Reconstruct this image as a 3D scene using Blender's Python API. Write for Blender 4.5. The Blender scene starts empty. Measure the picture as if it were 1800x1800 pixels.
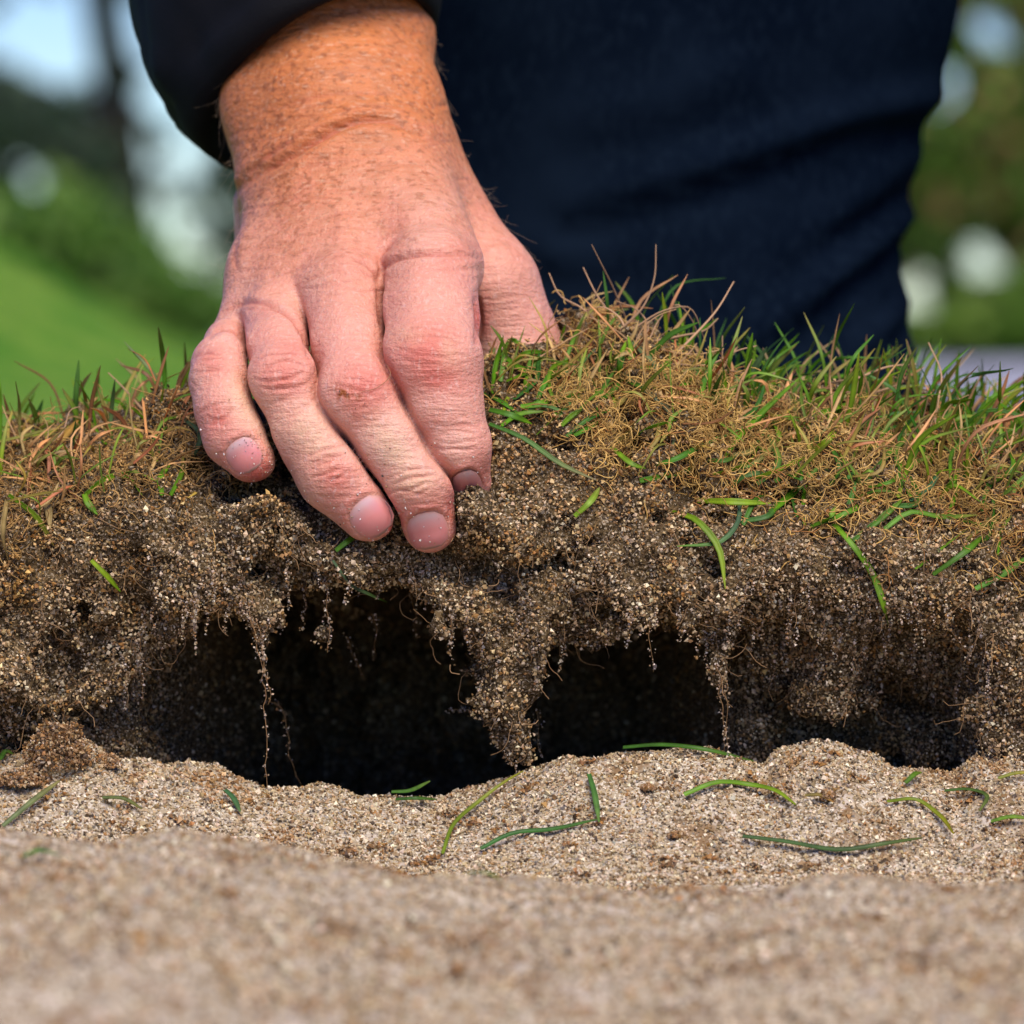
import bpy, math
import numpy as np
from mathutils import Vector

# ------------------------------------------------------------------ camera, sky, sun, exposure
SC = bpy.context.scene
COL = SC.collection
D0 = 1.6                      # camera to the plane of the turf edge (y = 0)
FPX = 10666.7                 # focal length in photograph pixels (1800 px wide)
HOR = 540.0                   # row of the horizon in the photograph
CAMZ = (1350 - HOR) / FPX * D0
TH = math.atan((900 - HOR) / FPX)
cam = bpy.data.cameras.new('camera')
cam.sensor_width = 36.0
cam.lens = FPX * 36.0 / 1800.0
cam.clip_start = 0.05
cam.clip_end = 3000
cam.dof.use_dof = True
cam.dof.focus_distance = 1.592
cam.dof.aperture_fstop = cam.lens / 14.5
co = bpy.data.objects.new('camera', cam)
COL.objects.link(co)
co.location = (0, -D0, CAMZ)
co.rotation_euler = (math.radians(90) - TH, 0, 0)
SC.camera = co

SUN_EL, SUN_AZ = math.radians(54), math.radians(162)     # azimuth from +y (north) clockwise
w = bpy.data.worlds.new('World'); SC.world = w; w.use_nodes = True
nt = w.node_tree; nt.nodes.clear()
sky = nt.nodes.new('ShaderNodeTexSky'); sky.sky_type = 'NISHITA'; sky.sun_disc = False
sky.sun_elevation = SUN_EL; sky.sun_rotation = SUN_AZ
sky.air_density = 1.0; sky.dust_density = 0.0; sky.ozone_density = 4.0; sky.altitude = 1200
hs = nt.nodes.new('ShaderNodeHueSaturation'); hs.inputs['Saturation'].default_value = 1.35; hs.inputs['Hue'].default_value = 0.525
bg = nt.nodes.new('ShaderNodeBackground'); bg.inputs['Strength'].default_value = 0.048
wo = nt.nodes.new('ShaderNodeOutputWorld')
nt.links.new(sky.outputs[0], hs.inputs['Color']); mt = nt.nodes.new('ShaderNodeMix'); mt.data_type = 'RGBA'; mt.blend_type = 'MULTIPLY'; mt.inputs[0].default_value = 1.0; mt.inputs[7].default_value = (0.88, 0.95, 1.10, 1)
nt.links.new(hs.outputs[0], mt.inputs[6]); nt.links.new(mt.outputs[2], bg.inputs[0]); nt.links.new(bg.outputs[0], wo.inputs[0])

sl = bpy.data.lights.new('sun', 'SUN'); sl.energy = 1.9; sl.angle = math.radians(48); sl.color = (1.0, 0.92, 0.82)
so = bpy.data.objects.new('sun', sl); COL.objects.link(so)
sd = Vector((math.sin(SUN_AZ) * math.cos(SUN_EL), math.cos(SUN_AZ) * math.cos(SUN_EL), math.sin(SUN_EL)))
so.rotation_euler = (-sd).to_track_quat('-Z', 'Y').to_euler(); so.location = (2, -2, 4)

SC.view_settings.view_transform = 'Standard'
SC.view_settings.look = 'None'
SC.view_settings.exposure = 1.38
SC.view_settings.gamma = 1.0
SC.render.engine = 'CYCLES'
SC.cycles.max_bounces = 6
SC.cycles.diffuse_bounces = 2
SC.cycles.use_denoising = True

# ------------------------------------------------------------------ helpers
rng = np.random.default_rng(7)
CAM = np.array([0, -D0, CAMZ])
FW = np.array([0, math.cos(TH), -math.sin(TH)]); UP = np.array([0, math.sin(TH), math.cos(TH)]); RT = np.array([1.0, 0, 0])

def ray(px, py):
    d = FW * FPX + RT * (px - 900) + UP * (900 - py)
    return d / np.linalg.norm(d)
def P(px, py, y):                      # the place at depth y (m) seen at that spot of the photograph
    d = ray(px, py)
    return CAM + d * ((y + D0) / d[1])
def RP(r, y=0.0):                      # photograph pixels -> metres at depth y
    return r * (y + D0) / FPX
def proj(V):
    q = V - CAM
    f = q @ FW
    return 900 + FPX * (q @ RT) / f, 900 - FPX * (q @ UP) / f
def sstep(a, b, x):
    t = np.clip((x - a) / (b - a), 0, 1)
    return t * t * (3 - 2 * t)
def smin(a, b, k):
    h = np.clip(0.5 + 0.5 * (b - a) / k, 0, 1)
    return b + (a - b) * h - k * h * (1 - h)

_tab = np.random.default_rng(99).random((48, 48, 48)).astype(np.float32)
def vn(p, f, s=0):                     # value noise at points, about -1..1
    q = np.asarray(p, dtype=np.float64) * f + 17.3 + s * 7.77
    i = np.floor(q).astype(np.int64); t = q - i; t = t * t * (3 - 2 * t)
    i0 = i % 48; i1 = (i + 1) % 48
    r = 0
    for a in (0, 1):
        for b in (0, 1):
            for c in (0, 1):
                wgt = (t[..., 0] if a else 1 - t[..., 0]) * (t[..., 1] if b else 1 - t[..., 1]) * (t[..., 2] if c else 1 - t[..., 2])
                r = r + wgt * _tab[(i1 if a else i0)[..., 0], (i1 if b else i0)[..., 1], (i1 if c else i0)[..., 2]]
    return r * 2 - 1
def fbm(p, f, s=0, o=3):
    r = 0; a = 1.0
    for k in range(o):
        r = r + a * vn(p, f * 2 ** k, s + k * 3); a *= 0.5
    return r / 1.6

def smooth_matrix(n, h, lam, ofs):
    q = np.arange(n) * h / lam + ofs
    i = np.floor(q).astype(int); t = q - i; t = t * t * (3 - 2 * t)
    M = np.zeros((n, i.max() + 2), np.float32)
    M[np.arange(n), i] = 1 - t; M[np.arange(n), i + 1] = t
    return M
def grid_noise(shape, h, lam, seed):
    if np.isscalar(lam): lam = (lam,) * 3
    r = np.random.default_rng(seed)
    Ms = [smooth_matrix(n, h, l, r.random()) for n, l in zip(shape, lam)]
    R = r.random([m.shape[1] for m in Ms]).astype(np.float32) * 2 - 1
    R = np.tensordot(Ms[0], R, (1, 0))
    R = np.einsum('jb,abc->ajc', Ms[1], R, optimize=True)
    return np.einsum('kc,ajc->ajk', Ms[2], R, optimize=True)

class Field:
    def __init__(s, lo, hi, h, fill=0.03):
        s.lo = np.array(lo, float); s.h = h
        s.n = np.ceil((np.array(hi) - s.lo) / h).astype(int) + 1
        s.F = np.full(s.n, fill, np.float32)
        s.fill = fill
    def axes(s):
        return [(s.lo[k] + np.arange(s.n[k]) * s.h).astype(np.float32) for k in range(3)]
    def box(s, a, b, m):
        i0 = np.clip(np.floor((np.minimum(a, b) - m - s.lo) / s.h).astype(int), 0, s.n - 1)
        i1 = np.clip(np.ceil((np.maximum(a, b) + m - s.lo) / s.h).astype(int) + 1, 1, s.n)
        return tuple(slice(x, y) for x, y in zip(i0, i1))
    def cone(s, a, b, ra, rb, k, margin=0.014):
        a = np.asarray(a, float); b = np.asarray(b, float)
        sl_ = s.box(a, b, max(ra, rb) + margin)
        ax = s.axes()
        X = ax[0][sl_[0]][:, None, None] - np.float32(a[0]); Y = ax[1][sl_[1]][None, :, None] - np.float32(a[1]); Z = ax[2][sl_[2]][None, None, :] - np.float32(a[2])
        v = (b - a).astype(np.float32); L = max(float(v @ v), 1e-12)
        t = np.clip((X * v[0] + Y * v[1] + Z * v[2]) / np.float32(L), 0, 1)
        d = np.sqrt((X - t * v[0]) ** 2 + (Y - t * v[1]) ** 2 + (Z - t * v[2]) ** 2) - (np.float32(ra) + t * np.float32(rb - ra))
        s.F[sl_] = smin(s.F[sl_], d, np.float32(k))
    def sample(s, p):
        q = (np.asarray(p) - s.lo) / s.h
        q = np.clip(q, 0, s.n - 1.001)
        i = q.astype(int); t = q - i
        r = 0
        for a in (0, 1):
            for b in (0, 1):
                for c in (0, 1):
                    wgt = (t[..., 0] if a else 1 - t[..., 0]) * (t[..., 1] if b else 1 - t[..., 1]) * (t[..., 2] if c else 1 - t[..., 2])
                    r = r + wgt * s.F[i[..., 0] + a, i[..., 1] + b, i[..., 2] + c]
        return r
    def grad(s, p):
        p = np.asarray(p, float); e = s.h * 2
        g = np.stack([s.sample(p + np.eye(3)[k] * e) - s.sample(p - np.eye(3)[k] * e) for k in range(3)], -1)
        return g / (np.linalg.norm(g, axis=-1, keepdims=True) + 1e-12)
    def hit(s, px, py):                # where the line of sight meets the surface
        d = ray(px, py)
        t0 = (s.lo[1] + D0) / d[1]; t1 = (s.lo[1] + (s.n[1] - 1) * s.h + D0) / d[1]
        ts = np.arange(t0, t1, s.h * 0.5)
        pts = CAM + ts[:, None] * d
        f = s.sample(pts)
        k = np.argmax(f < 0)
        if f[k] >= 0: return None
        if k == 0: return pts[0]
        return pts[k - 1] + (pts[k] - pts[k - 1]) * (f[k - 1] / (f[k - 1] - f[k] + 1e-12))
    def mesh(s):
        F = s.F; n = s.n
        neg = F < 0
        cs = np.zeros(n - 1, np.int8)
        for a in (0, 1):
            for b in (0, 1):
                for c in (0, 1):
                    cs += neg[a:n[0] - 1 + a, b:n[1] - 1 + b, c:n[2] - 1 + c]
        I = np.argwhere((cs > 0) & (cs < 8))
        vid = np.full(n - 1, -1, np.int32); vid[I[:, 0], I[:, 1], I[:, 2]] = np.arange(len(I))
        acc = np.zeros((len(I), 3)); cnt = np.zeros(len(I))
        cor = [(a, b, c) for a in (0, 1) for b in (0, 1) for c in (0, 1)]
        val = {q: F[I[:, 0] + q[0], I[:, 1] + q[1], I[:, 2] + q[2]] for q in cor}
        for q in cor:
            for ax in range(3):
                if q[ax] == 0:
                    r = list(q); r[ax] = 1; r = tuple(r)
                    fa, fb = val[q], val[r]
                    m = (fa < 0) != (fb < 0)
                    t = np.where(m, fa / np.where(m, fa - fb, 1), 0)
                    pt = np.array(q, float) + np.eye(3)[ax] * t[:, None]
                    acc += pt * m[:, None]; cnt += m
        V = s.lo + (I + acc / cnt[:, None]) * s.h
        quads = []
        for ax in range(3):
            a1, a2 = [(1, 2), (2, 0), (0, 1)][ax]
            sA = [slice(0, n[k]) for k in range(3)]; sB = list(sA)
            sA[ax] = slice(0, n[ax] - 1); sB[ax] = slice(1, n[ax])
            m = neg[tuple(sA)] != neg[tuple(sB)]
            E = np.argwhere(m)
            ok = (E[:, a1] > 0) & (E[:, a2] > 0) & (E[:, a1] < n[a1] - 1) & (E[:, a2] < n[a2] - 1)
            E = E[ok]
            o1 = np.eye(3, dtype=int)[a1]; o2 = np.eye(3, dtype=int)[a2]
            c = [E - o1 - o2, E - o2, E, E - o1]
            q = np.stack([vid[k[:, 0], k[:, 1], k[:, 2]] for k in c], 1)
            flip = ~neg[E[:, 0], E[:, 1], E[:, 2]]
            q[flip] = q[flip][:, ::-1]
            quads.append(q)
        Q = np.concatenate(quads)
        Q = Q[(Q >= 0).all(1)]
        return V, Q

def laplace(V, Q, it, amt=0.5):
    n = len(V)
    e = np.concatenate([Q[:, [0, 1]], Q[:, [1, 2]], Q[:, [2, 3]], Q[:, [3, 0]]])
    a = np.concatenate([e[:, 0], e[:, 1]]); b = np.concatenate([e[:, 1], e[:, 0]])
    c = np.bincount(a, minlength=n)[:, None].clip(1)
    for _ in range(it):
        m = np.stack([np.bincount(a, V[b, k], minlength=n) for k in range(3)], 1) / c
        V = V + (m - V) * amt
    return V
def normals(V, Q):
    nrm = np.cross(V[Q[:, 2]] - V[Q[:, 0]], V[Q[:, 3]] - V[Q[:, 1]]) if Q.shape[1] == 4 else np.cross(V[Q[:, 1]] - V[Q[:, 0]], V[Q[:, 2]] - V[Q[:, 0]])
    N = np.zeros_like(V)
    for k in range(Q.shape[1]):
        for d in range(3):
            N[:, d] += np.bincount(Q[:, k], nrm[:, d], minlength=len(V))
    return N / (np.linalg.norm(N, axis=1, keepdims=True) + 1e-15)

def make(name, V, F, mat, parent=None, smooth=True, col=None, loc=None):
    V = np.asarray(V, np.float32); F = np.asarray(F, np.int32)
    if loc is not None: V = V - np.asarray(loc, np.float32)
    me = bpy.data.meshes.new(name)
    me.vertices.add(len(V)); me.vertices.foreach_set('co', V.ravel())
    k = F.shape[1]
    me.loops.add(F.size); me.loops.foreach_set('vertex_index', F.ravel())
    me.polygons.add(len(F)); me.polygons.foreach_set('loop_start', np.arange(0, F.size, k, dtype=np.int32))
    me.polygons.foreach_set('use_smooth', np.full(len(F), smooth))
    me.update(calc_edges=True)
    if col is not None:
        at = me.color_attributes.new('Col', 'FLOAT_COLOR', 'POINT')
        c4 = np.ones((len(V), 4), np.float32); c4[:, :np.shape(col)[1]] = col
        at.data.foreach_set('color', c4.ravel())
    me.materials.append(mat)
    o = bpy.data.objects.new(name, me); COL.objects.link(o)
    if loc is not None: o.location = loc
    if parent is not None:
        o.parent = parent
        if loc is None: o.location = -Vector(parent_world(parent))
        else: o.location = Vector(loc) - Vector(parent_world(parent))
    return o
def parent_world(p):
    v = Vector(p.location)
    while p.parent: p = p.parent; v += Vector(p.location)
    return v
def empty(name, loc, label, cat, group=None):
    o = bpy.data.objects.new(name, None); COL.objects.link(o); o.location = loc
    o.empty_display_size = 0.02
    tag(o, label, cat, group); return o
def tag(o, label=None, cat=None, group=None, kind=None):
    if label: o['label'] = label
    if cat: o['category'] = cat
    if group: o['group'] = group
    if kind: o['kind'] = kind
    return o

def tube(path, rad, sides=5, cap=True):
    path = np.asarray(path, float); n = len(path)
    rad = np.broadcast_to(np.asarray(rad, float), (n,))
    T = np.gradient(path, axis=0); T /= np.linalg.norm(T, axis=1, keepdims=True) + 1e-12
    ref = np.array([0.31, 0.87, 0.38]); 
    A = np.cross(T, ref); A /= np.linalg.norm(A, axis=1, keepdims=True) + 1e-9
    B = np.cross(T, A)
    ph = np.arange(sides) / sides * 2 * np.pi
    V = path[:, None, :] + rad[:, None, None] * (np.cos(ph)[None, :, None] * A[:, None, :] + np.sin(ph)[None, :, None] * B[:, None, :])
    V = V.reshape(-1, 3)
    i = np.arange(n - 1)[:, None] * sides; j = np.arange(sides)[None, :]; j2 = (j + 1) % sides
    Q = np.stack([i + j, i + j2, i + sides + j2, i + sides + j], -1).reshape(-1, 4)
    return V, Q
def join(parts):
    Vs, Qs, off = [], [], 0
    for v, q in parts:
        Vs.append(v); Qs.append(q + off); off += len(v)
    return np.concatenate(Vs), np.concatenate(Qs)
def resample(pts, n):                  # smooth curve through points
    pts = np.asarray(pts, float)
    if len(pts) == 2:
        return pts[0] + np.linspace(0, 1, n)[:, None] * (pts[1] - pts[0])
    d = np.r_[0, np.cumsum(np.linalg.norm(np.diff(pts, axis=0), axis=1))]
    u = np.linspace(0, d[-1], n)
    out = np.zeros((n, pts.shape[1]))
    m = np.gradient(pts, d, axis=0)
    k = np.clip(np.searchsorted(d, u, side='right') - 1, 0, len(d) - 2)
    hh = (d[k + 1] - d[k])[:, None]; t = ((u - d[k])[:, None]) / hh
    out = (2*t**3-3*t**2+1)*pts[k] + (t**3-2*t**2+t)*hh*m[k] + (-2*t**3+3*t**2)*pts[k+1] + (t**3-t**2)*hh*m[k+1]
    return out

# ------------------------------------------------------------------ materials
def material(name, rough=0.7, spec=0.3, base=None, vcol=False, noise=None, bump=None, sss=None, trans=0.0, sheen=0.0, tint=None):
    m = bpy.data.materials.new(name); m.use_nodes = True
    t = m.node_tree; N = t.nodes; Lk = t.links
    b = N['Principled BSDF']
    b.inputs['Roughness'].default_value = rough
    b.inputs['Specular IOR Level'].default_value = spec
    tc = N.new('ShaderNodeTexCoord')
    src = None
    if vcol:
        a = N.new('ShaderNodeAttribute'); a.attribute_name = 'Col'; src = a.outputs['Color']
    elif base is not None:
        r = N.new('ShaderNodeRGB'); r.outputs[0].default_value = (*base, 1); src = r.outputs[0]
    if noise:                          # list of (scale, colour, low, high, stretch)
        for sc, colr, lo, hi, st in noise:
            mp = N.new('ShaderNodeMapping'); mp.inputs['Scale'].default_value = st
            nz = N.new('ShaderNodeTexNoise'); nz.inputs['Scale'].default_value = sc; nz.inputs['Detail'].default_value = 4; nz.inputs['Roughness'].default_value = 0.6
            rp = N.new('ShaderNodeMapRange'); rp.inputs['From Min'].default_value = lo; rp.inputs['From Max'].default_value = hi; rp.interpolation_type = 'SMOOTHSTEP'
            mx = N.new('ShaderNodeMix'); mx.data_type = 'RGBA'
            Lk.new(tc.outputs['Object'], mp.inputs[0]); Lk.new(mp.outputs[0], nz.inputs['Vector']); Lk.new(nz.outputs[0], rp.inputs[0])
            Lk.new(rp.outputs[0], mx.inputs[0]); Lk.new(src, mx.inputs[6]); mx.inputs[7].default_value = (*colr, 1)
            src = mx.outputs[2]
    if src is not None: Lk.new(src, b.inputs['Base Color'])
    if bump:
        prev = None
        for sc, strength, dist, st in bump:
            mp = N.new('ShaderNodeMapping'); mp.inputs['Scale'].default_value = st
            nz = N.new('ShaderNodeTexNoise'); nz.inputs['Scale'].default_value = sc; nz.inputs['Detail'].default_value = 3
            bp = N.new('ShaderNodeBump'); bp.inputs['Strength'].default_value = strength; bp.inputs['Distance'].default_value = dist
            Lk.new(tc.outputs['Object'], mp.inputs[0]); Lk.new(mp.outputs[0], nz.inputs['Vector']); Lk.new(nz.outputs[0], bp.inputs['Height'])
            if prev: Lk.new(prev, bp.inputs['Normal'])
            prev = bp.outputs[0]
        Lk.new(prev, b.inputs['Normal'])
    if sss:
        b.inputs['Subsurface Weight'].default_value = sss[0]; b.inputs['Subsurface Radius'].default_value = sss[1]; b.inputs['Subsurface Scale'].default_value = sss[2]
    if sheen:
        b.inputs['Sheen Weight'].default_value = sheen
    if trans and src is not None:
        tr = N.new('ShaderNodeBsdfTranslucent'); Lk.new(src, tr.inputs[0])
        ms = N.new('ShaderNodeMixShader'); ms.inputs[0].default_value = trans
        Lk.new(b.outputs[0], ms.inputs[1]); Lk.new(tr.outputs[0], ms.inputs[2]); Lk.new(ms.outputs[0], N['Material Output'].inputs[0])
    return m
U3 = (1, 1, 1)
M_grain = material('sand_grain', 0.6, 0.35, vcol=True)
M_sand = material('sand', 0.9, 0.2, base=(0.37, 0.29, 0.185),
                  noise=[(900, (0.62, 0.54, 0.42), 0.5, 0.58, U3), (700, (0.10, 0.07, 0.04), 0.53, 0.62, U3), (300, (0.16, 0.11, 0.06), 0.58, 0.68, U3), (48, (0.22, 0.135, 0.065), 0.56, 0.68, (1, 0.6, 1)), (110, (0.50, 0.42, 0.33), 0.55, 0.68, U3)],
                  bump=[(500, 0.8, 0.001, U3)])
M_soil = material('soil', 0.95, 0.1, base=(0.13, 0.085, 0.038), noise=[(900, (0.035, 0.022, 0.009), 0.46, 0.58, U3), (1300, (0.42, 0.33, 0.22), 0.55, 0.62, U3)], bump=[(900, 1.0, 0.0016, U3)])
M_blade = material('grass_blade', 0.45, 0.35, vcol=True, bump=[(900, 0.25, 0.0004, (1, 1, 0.15))], trans=0.35)
M_fibre = material('dry_fibre', 0.7, 0.25, vcol=True, trans=0.15)
M_skin = material('skin', 0.48, 0.38, vcol=True, sss=(0.3, (1.0, 0.36, 0.2), 0.0018),
                  bump=[(1700, 0.5, 0.0006, U3), (560, 0.6, 0.0010, (0.25, 0.8, 1.5)), (640, 0.35, 0.0008, (1.3, 0.8, 0.3))])
def freckles(m):                       # freckles and tan mottling, strongest where the arm is weathered (alpha of Col)
    t = m.node_tree; N = t.nodes; Lk = t.links; b = N['Principled BSDF']
    src = b.inputs['Base Color'].links[0].from_socket
    at = [n for n in N if n.type == 'ATTRIBUTE'][0]; tc = [n for n in N if n.type == 'TEX_COORD'][0]
    for sc, colr, lo, hi, amt, mode, st in [(230, (0.42, 0.15, 0.055), 0.45, 0.68, 0.55, 0, (0.6, 1, 1.3)), (520, (0.30, 0.09, 0.028), 0.53, 0.65, 0.72, 0, (0.8, 1, 1.1)), (900, (0.74, 0.44, 0.27), 0.56, 0.70, 0.40, 0, (0.4, 1, 1.3)), (520, (0.60, 0.21, 0.16), 0.52, 0.70, 0.30, 1, U3), (800, (0.80, 0.53, 0.44), 0.55, 0.72, 0.35, 1, (1.2, 1, 0.5))]:
        mp = N.new('ShaderNodeMapping'); mp.inputs['Scale'].default_value = st; mp.inputs['Location'].default_value = (sc * 0.37, 1.7, sc * 0.11)
        nz = N.new('ShaderNodeTexNoise'); nz.inputs['Scale'].default_value = sc; nz.inputs['Detail'].default_value = 2
        rp = N.new('ShaderNodeMapRange'); rp.inputs['From Min'].default_value = lo; rp.inputs['From Max'].default_value = hi; rp.inputs['To Max'].default_value = amt
        Lk.new(tc.outputs['Object'], mp.inputs[0]); Lk.new(mp.outputs[0], nz.inputs['Vector']); Lk.new(nz.outputs[0], rp.inputs[0])
        f = rp.outputs[0]
        mu = N.new('ShaderNodeMath'); mu.operation = 'MULTIPLY'; Lk.new(f, mu.inputs[0])
        if mode == 0: Lk.new(at.outputs['Alpha'], mu.inputs[1])
        else:
            iv = N.new('ShaderNodeMath'); iv.operation = 'SUBTRACT'; iv.inputs[0].default_value = 1.0; Lk.new(at.outputs['Alpha'], iv.inputs[1]); Lk.new(iv.outputs[0], mu.inputs[1])
        mx = N.new('ShaderNodeMix'); mx.data_type = 'RGBA'; mx.inputs[7].default_value = (*colr, 1)
        Lk.new(mu.outputs[0], mx.inputs[0]); Lk.new(src, mx.inputs[6]); src = mx.outputs[2]
    Lk.new(src, b.inputs['Base Color'])
freckles(M_skin)
M_nail = material('fingernail', 0.26, 0.55, vcol=True, sss=(0.3, (1.0, 0.4, 0.3), 0.0012), bump=[(900, 0.05, 0.0003, (1, 1, 0.1))])
M_hair = material('arm_hair', 0.5, 0.4, base=(0.60, 0.45, 0.30))
M_jacket = material('jacket_cloth', 0.8, 0.12, base=(0.006, 0.006, 0.007), bump=[(1500, 0.3, 0.0005, U3)])
M_denim = material('denim', 1.0, 0.0, base=(0.0028, 0.0058, 0.0125), noise=[(420, (0.0055, 0.0105, 0.0195), 0.46, 0.66, (1, 1, 0.5)), (11, (0.0055, 0.0105, 0.020), 0.42, 0.66, U3)], bump=[(1200, 0.3, 0.0006, U3)])
M_lawn = material('lawn', 0.9, 0.1, base=(0.07, 0.20, 0.012), noise=[(4.5, (0.24, 0.34, 0.045), 0.47, 0.6, U3), (40, (0.04, 0.11, 0.012), 0.45, 0.65, U3)])
M_path = material('gravel_path', 0.9, 0.2, base=(0.22, 0.22, 0.25), noise=[(3.5, (0.60, 0.60, 0.68), 0.44, 0.56, U3)])
M_bark = material('bark', 0.9, 0.15, base=(0.035, 0.026, 0.018), noise=[(14, (0.07, 0.055, 0.04), 0.45, 0.65, (1, 1, 0.2))])
M_leaf = material('leaf', 0.55, 0.3, vcol=True, trans=0.25)

# ------------------------------------------------------------------ grains
def rotations(n, r):
    q = r.normal(size=(n, 4)); q /= np.linalg.norm(q, axis=1, keepdims=True)
    w_, x, y, z = q.T
    return np.stack([1-2*(y*y+z*z), 2*(x*y-z*w_), 2*(x*z+y*w_), 2*(x*y+z*w_), 1-2*(x*x+z*z), 2*(y*z-x*w_), 2*(x*z-y*w_), 2*(y*z+x*w_), 1-2*(x*x+y*y)], 1).reshape(n, 3, 3)
OCT = np.array([[1,0,0],[-0.5,0.87,0],[-0.5,-0.87,0],[0.1,0,0.95],[-0.1,0.1,-0.95]], float)
OCF = np.array([[0,1,3],[1,2,3],[2,0,3],[1,0,4],[2,1,4],[0,2,4]])
NG = len(OCT)
PAL = np.array([[0.38,0.285,0.18],[0.48,0.375,0.26],[0.58,0.50,0.41],[0.74,0.68,0.60],[0.21,0.135,0.07],[0.33,0.19,0.075],[0.075,0.055,0.04],[0.25,0.235,0.23]])
def grains(pos, size, r, probs, tintv=None):
    n = len(pos)
    R = rotations(n, r)
    sc = size[:, None] * np.clip(np.exp(r.normal(-0.08, 0.30, (n, 1))), 0.5, 1.5) * r.uniform(0.6, 1.35, (n, 3))
    L = OCT[None] * sc[:, None, :] * r.uniform(0.75, 1.25, (n, NG, 1))
    V = np.einsum('nij,nkj->nki', R, L) + pos[:, None, :]
    Fc = OCF[None] + (np.arange(n) * NG)[:, None, None]
    c = PAL[r.choice(len(PAL), n, p=np.array(probs) / sum(probs))] * r.uniform(0.8, 1.2, (n, 1)) * r.uniform(0.94, 1.06, (n, 3))
    if tintv is not None: c = c * tintv
    return V.reshape(-1, 3), Fc.reshape(-1, 3), np.repeat(c, NG, axis=0)

# ------------------------------------------------------------------ the setting: sand
LIP = np.array([(-300,1350),(0,1345),(60,1330),(110,1312),(150,1312),(174,1316),(211,1343),(243,1338),(295,1349),(338,1343),(380,1349),(417,1372),(459,1388),(507,1386),(596,1383),(633,1401),(681,1404),(781,1412),(834,1393),(897,1375),(950,1356),(992,1338),(1035,1333),(1146,1327),(1251,1319),(1314,1338),(1341,1343),(1362,1322),(1430,1303),(1483,1309),(1531,1327),(1568,1348),(1610,1361),(1673,1367),(1715,1343),(1768,1338),(1850,1340),(2100,1350)], float)
LX = np.array([P(a, b, 0.0)[0] for a, b in LIP]); LZ = np.array([P(a, b, 0.0)[2] for a, b in LIP])
def sand_h(x, y):
    p = np.stack([x, y, np.zeros_like(x)], -1)
    lip = np.interp(x, LX, LZ)
    yl = 0.0 + 0.006 * vn(p * [1, 0, 0], 40, 4)
    wf = np.exp(-((y - yl) / np.where(y < yl, 0.05, 1)) ** 2)
    und = 0.0035 * vn(p, 22, 1) + 0.002 * vn(p, 55, 2) + 0.0011 * vn(p, 140, 3)
    fine = 0.0010 * vn(p, 230, 11) + 0.0012 * np.clip(vn(p, 110, 12), 0, 1)
    far = sstep(-0.02, -0.09, y)
    z = lip * wf + und * (0.3 + 0.7 * far) + fine - 0.004 * (1 - wf)
    z = z - 0.021 * sstep(0.004, -0.06, y)
    ridge = np.interp(x, [-0.3, -0.125, -0.08, -0.05, -0.02, 0.02, 0.08, 0.14, 0.3], [0.0195, 0.0195, 0.0205, 0.0135, 0.008, 0.0075, 0.0095, 0.0105, 0.011])
    ridge = ridge + 0.0022 * vn(p * [1, 0.2, 0], 38, 15) + 0.0012 * vn(p * [1, 0.5, 0], 90, 16)
    z = z + ridge * sstep(-0.08, -0.175 - 0.03 * vn(p * [1, 0, 0], 17, 18), y) - 0.016 * sstep(-0.21, -0.48, y)
    z = z - 0.034 * sstep(0.003, 0.035, y - yl)
    return z
def axis_pts(segs):
    return np.unique(np.concatenate([np.arange(a, b + 1e-9, s) for a, b, s in segs]))
xs = axis_pts([(-3, -0.4, 0.1), (-0.4, -0.2, 0.01), (-0.2, 0.2, 0.0024), (0.2, 0.4, 0.01), (0.4, 3, 0.1)])
ys = axis_pts([(-3, -0.7, 0.1), (-0.7, -0.35, 0.006), (-0.35, -0.07, 0.004), (-0.07, 0.05, 0.0022), (0.05, 0.23, 0.006)])
Xg, Yg = np.meshgrid(xs, ys, indexing='ij')
Zg = sand_h(Xg, Yg) 
def sheet(X, Y, Z):
    a, b = X.shape
    i = np.arange(a - 1)[:, None] * b + np.arange(b - 1)[None]
    return np.stack([X, Y, Z], -1).reshape(-1, 3), np.stack([i, i + b, i + b + 1, i + 1], -1).reshape(-1, 4)
V, Q = sheet(Xg, Yg, Zg)
sand = make('sand_ground', V, Q, M_sand); tag(sand, kind='structure')

r = np.random.default_rng(11)
n1 = 94000
gx = r.uniform(-0.165, 0.165, n1 * 2); gy = np.where(r.random(n1 * 2) < 0.58, r.uniform(-0.075, 0.012, n1 * 2), r.uniform(-0.36, -0.11, n1 * 2))
keep = np.abs(gx) < 0.15 * (1.6 + gy) / 1.6 + 0.012
gx, gy = gx[keep][:n1], gy[keep][:n1]
gz = sand_h(gx, gy)
clump = vn(np.stack([gx, gy, gy * 0], -1), 160, 8) * 0.5 + 0.5
gs = r.uniform(0.00034, 0.00056, len(gx)) * np.where(r.random(len(gx)) < 0.06, 1.5, 1)
br = sstep(0.25, 0.65, fbm(np.stack([gx, gy * 0.6, gx * 0], -1), 75, 21))[:, None]
tnt = (1 - br) * np.array([1.08, 1.00, 0.79]) + br * np.array([0.82, 0.58, 0.32])
pile = (r.random(len(gx)) ** 2) * 0.0011 * clump
V, F, C = grains(np.stack([gx, gy, gz + pile], -1), gs, r, [3.0, 3.2, 2.6, 1.6, 1.6, 1.0, 1.3, 0.9], tnt)
o = make('sand_grains', V, F, M_grain, parent=sand, smooth=False, col=C); tag(o, kind='stuff')
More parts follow.
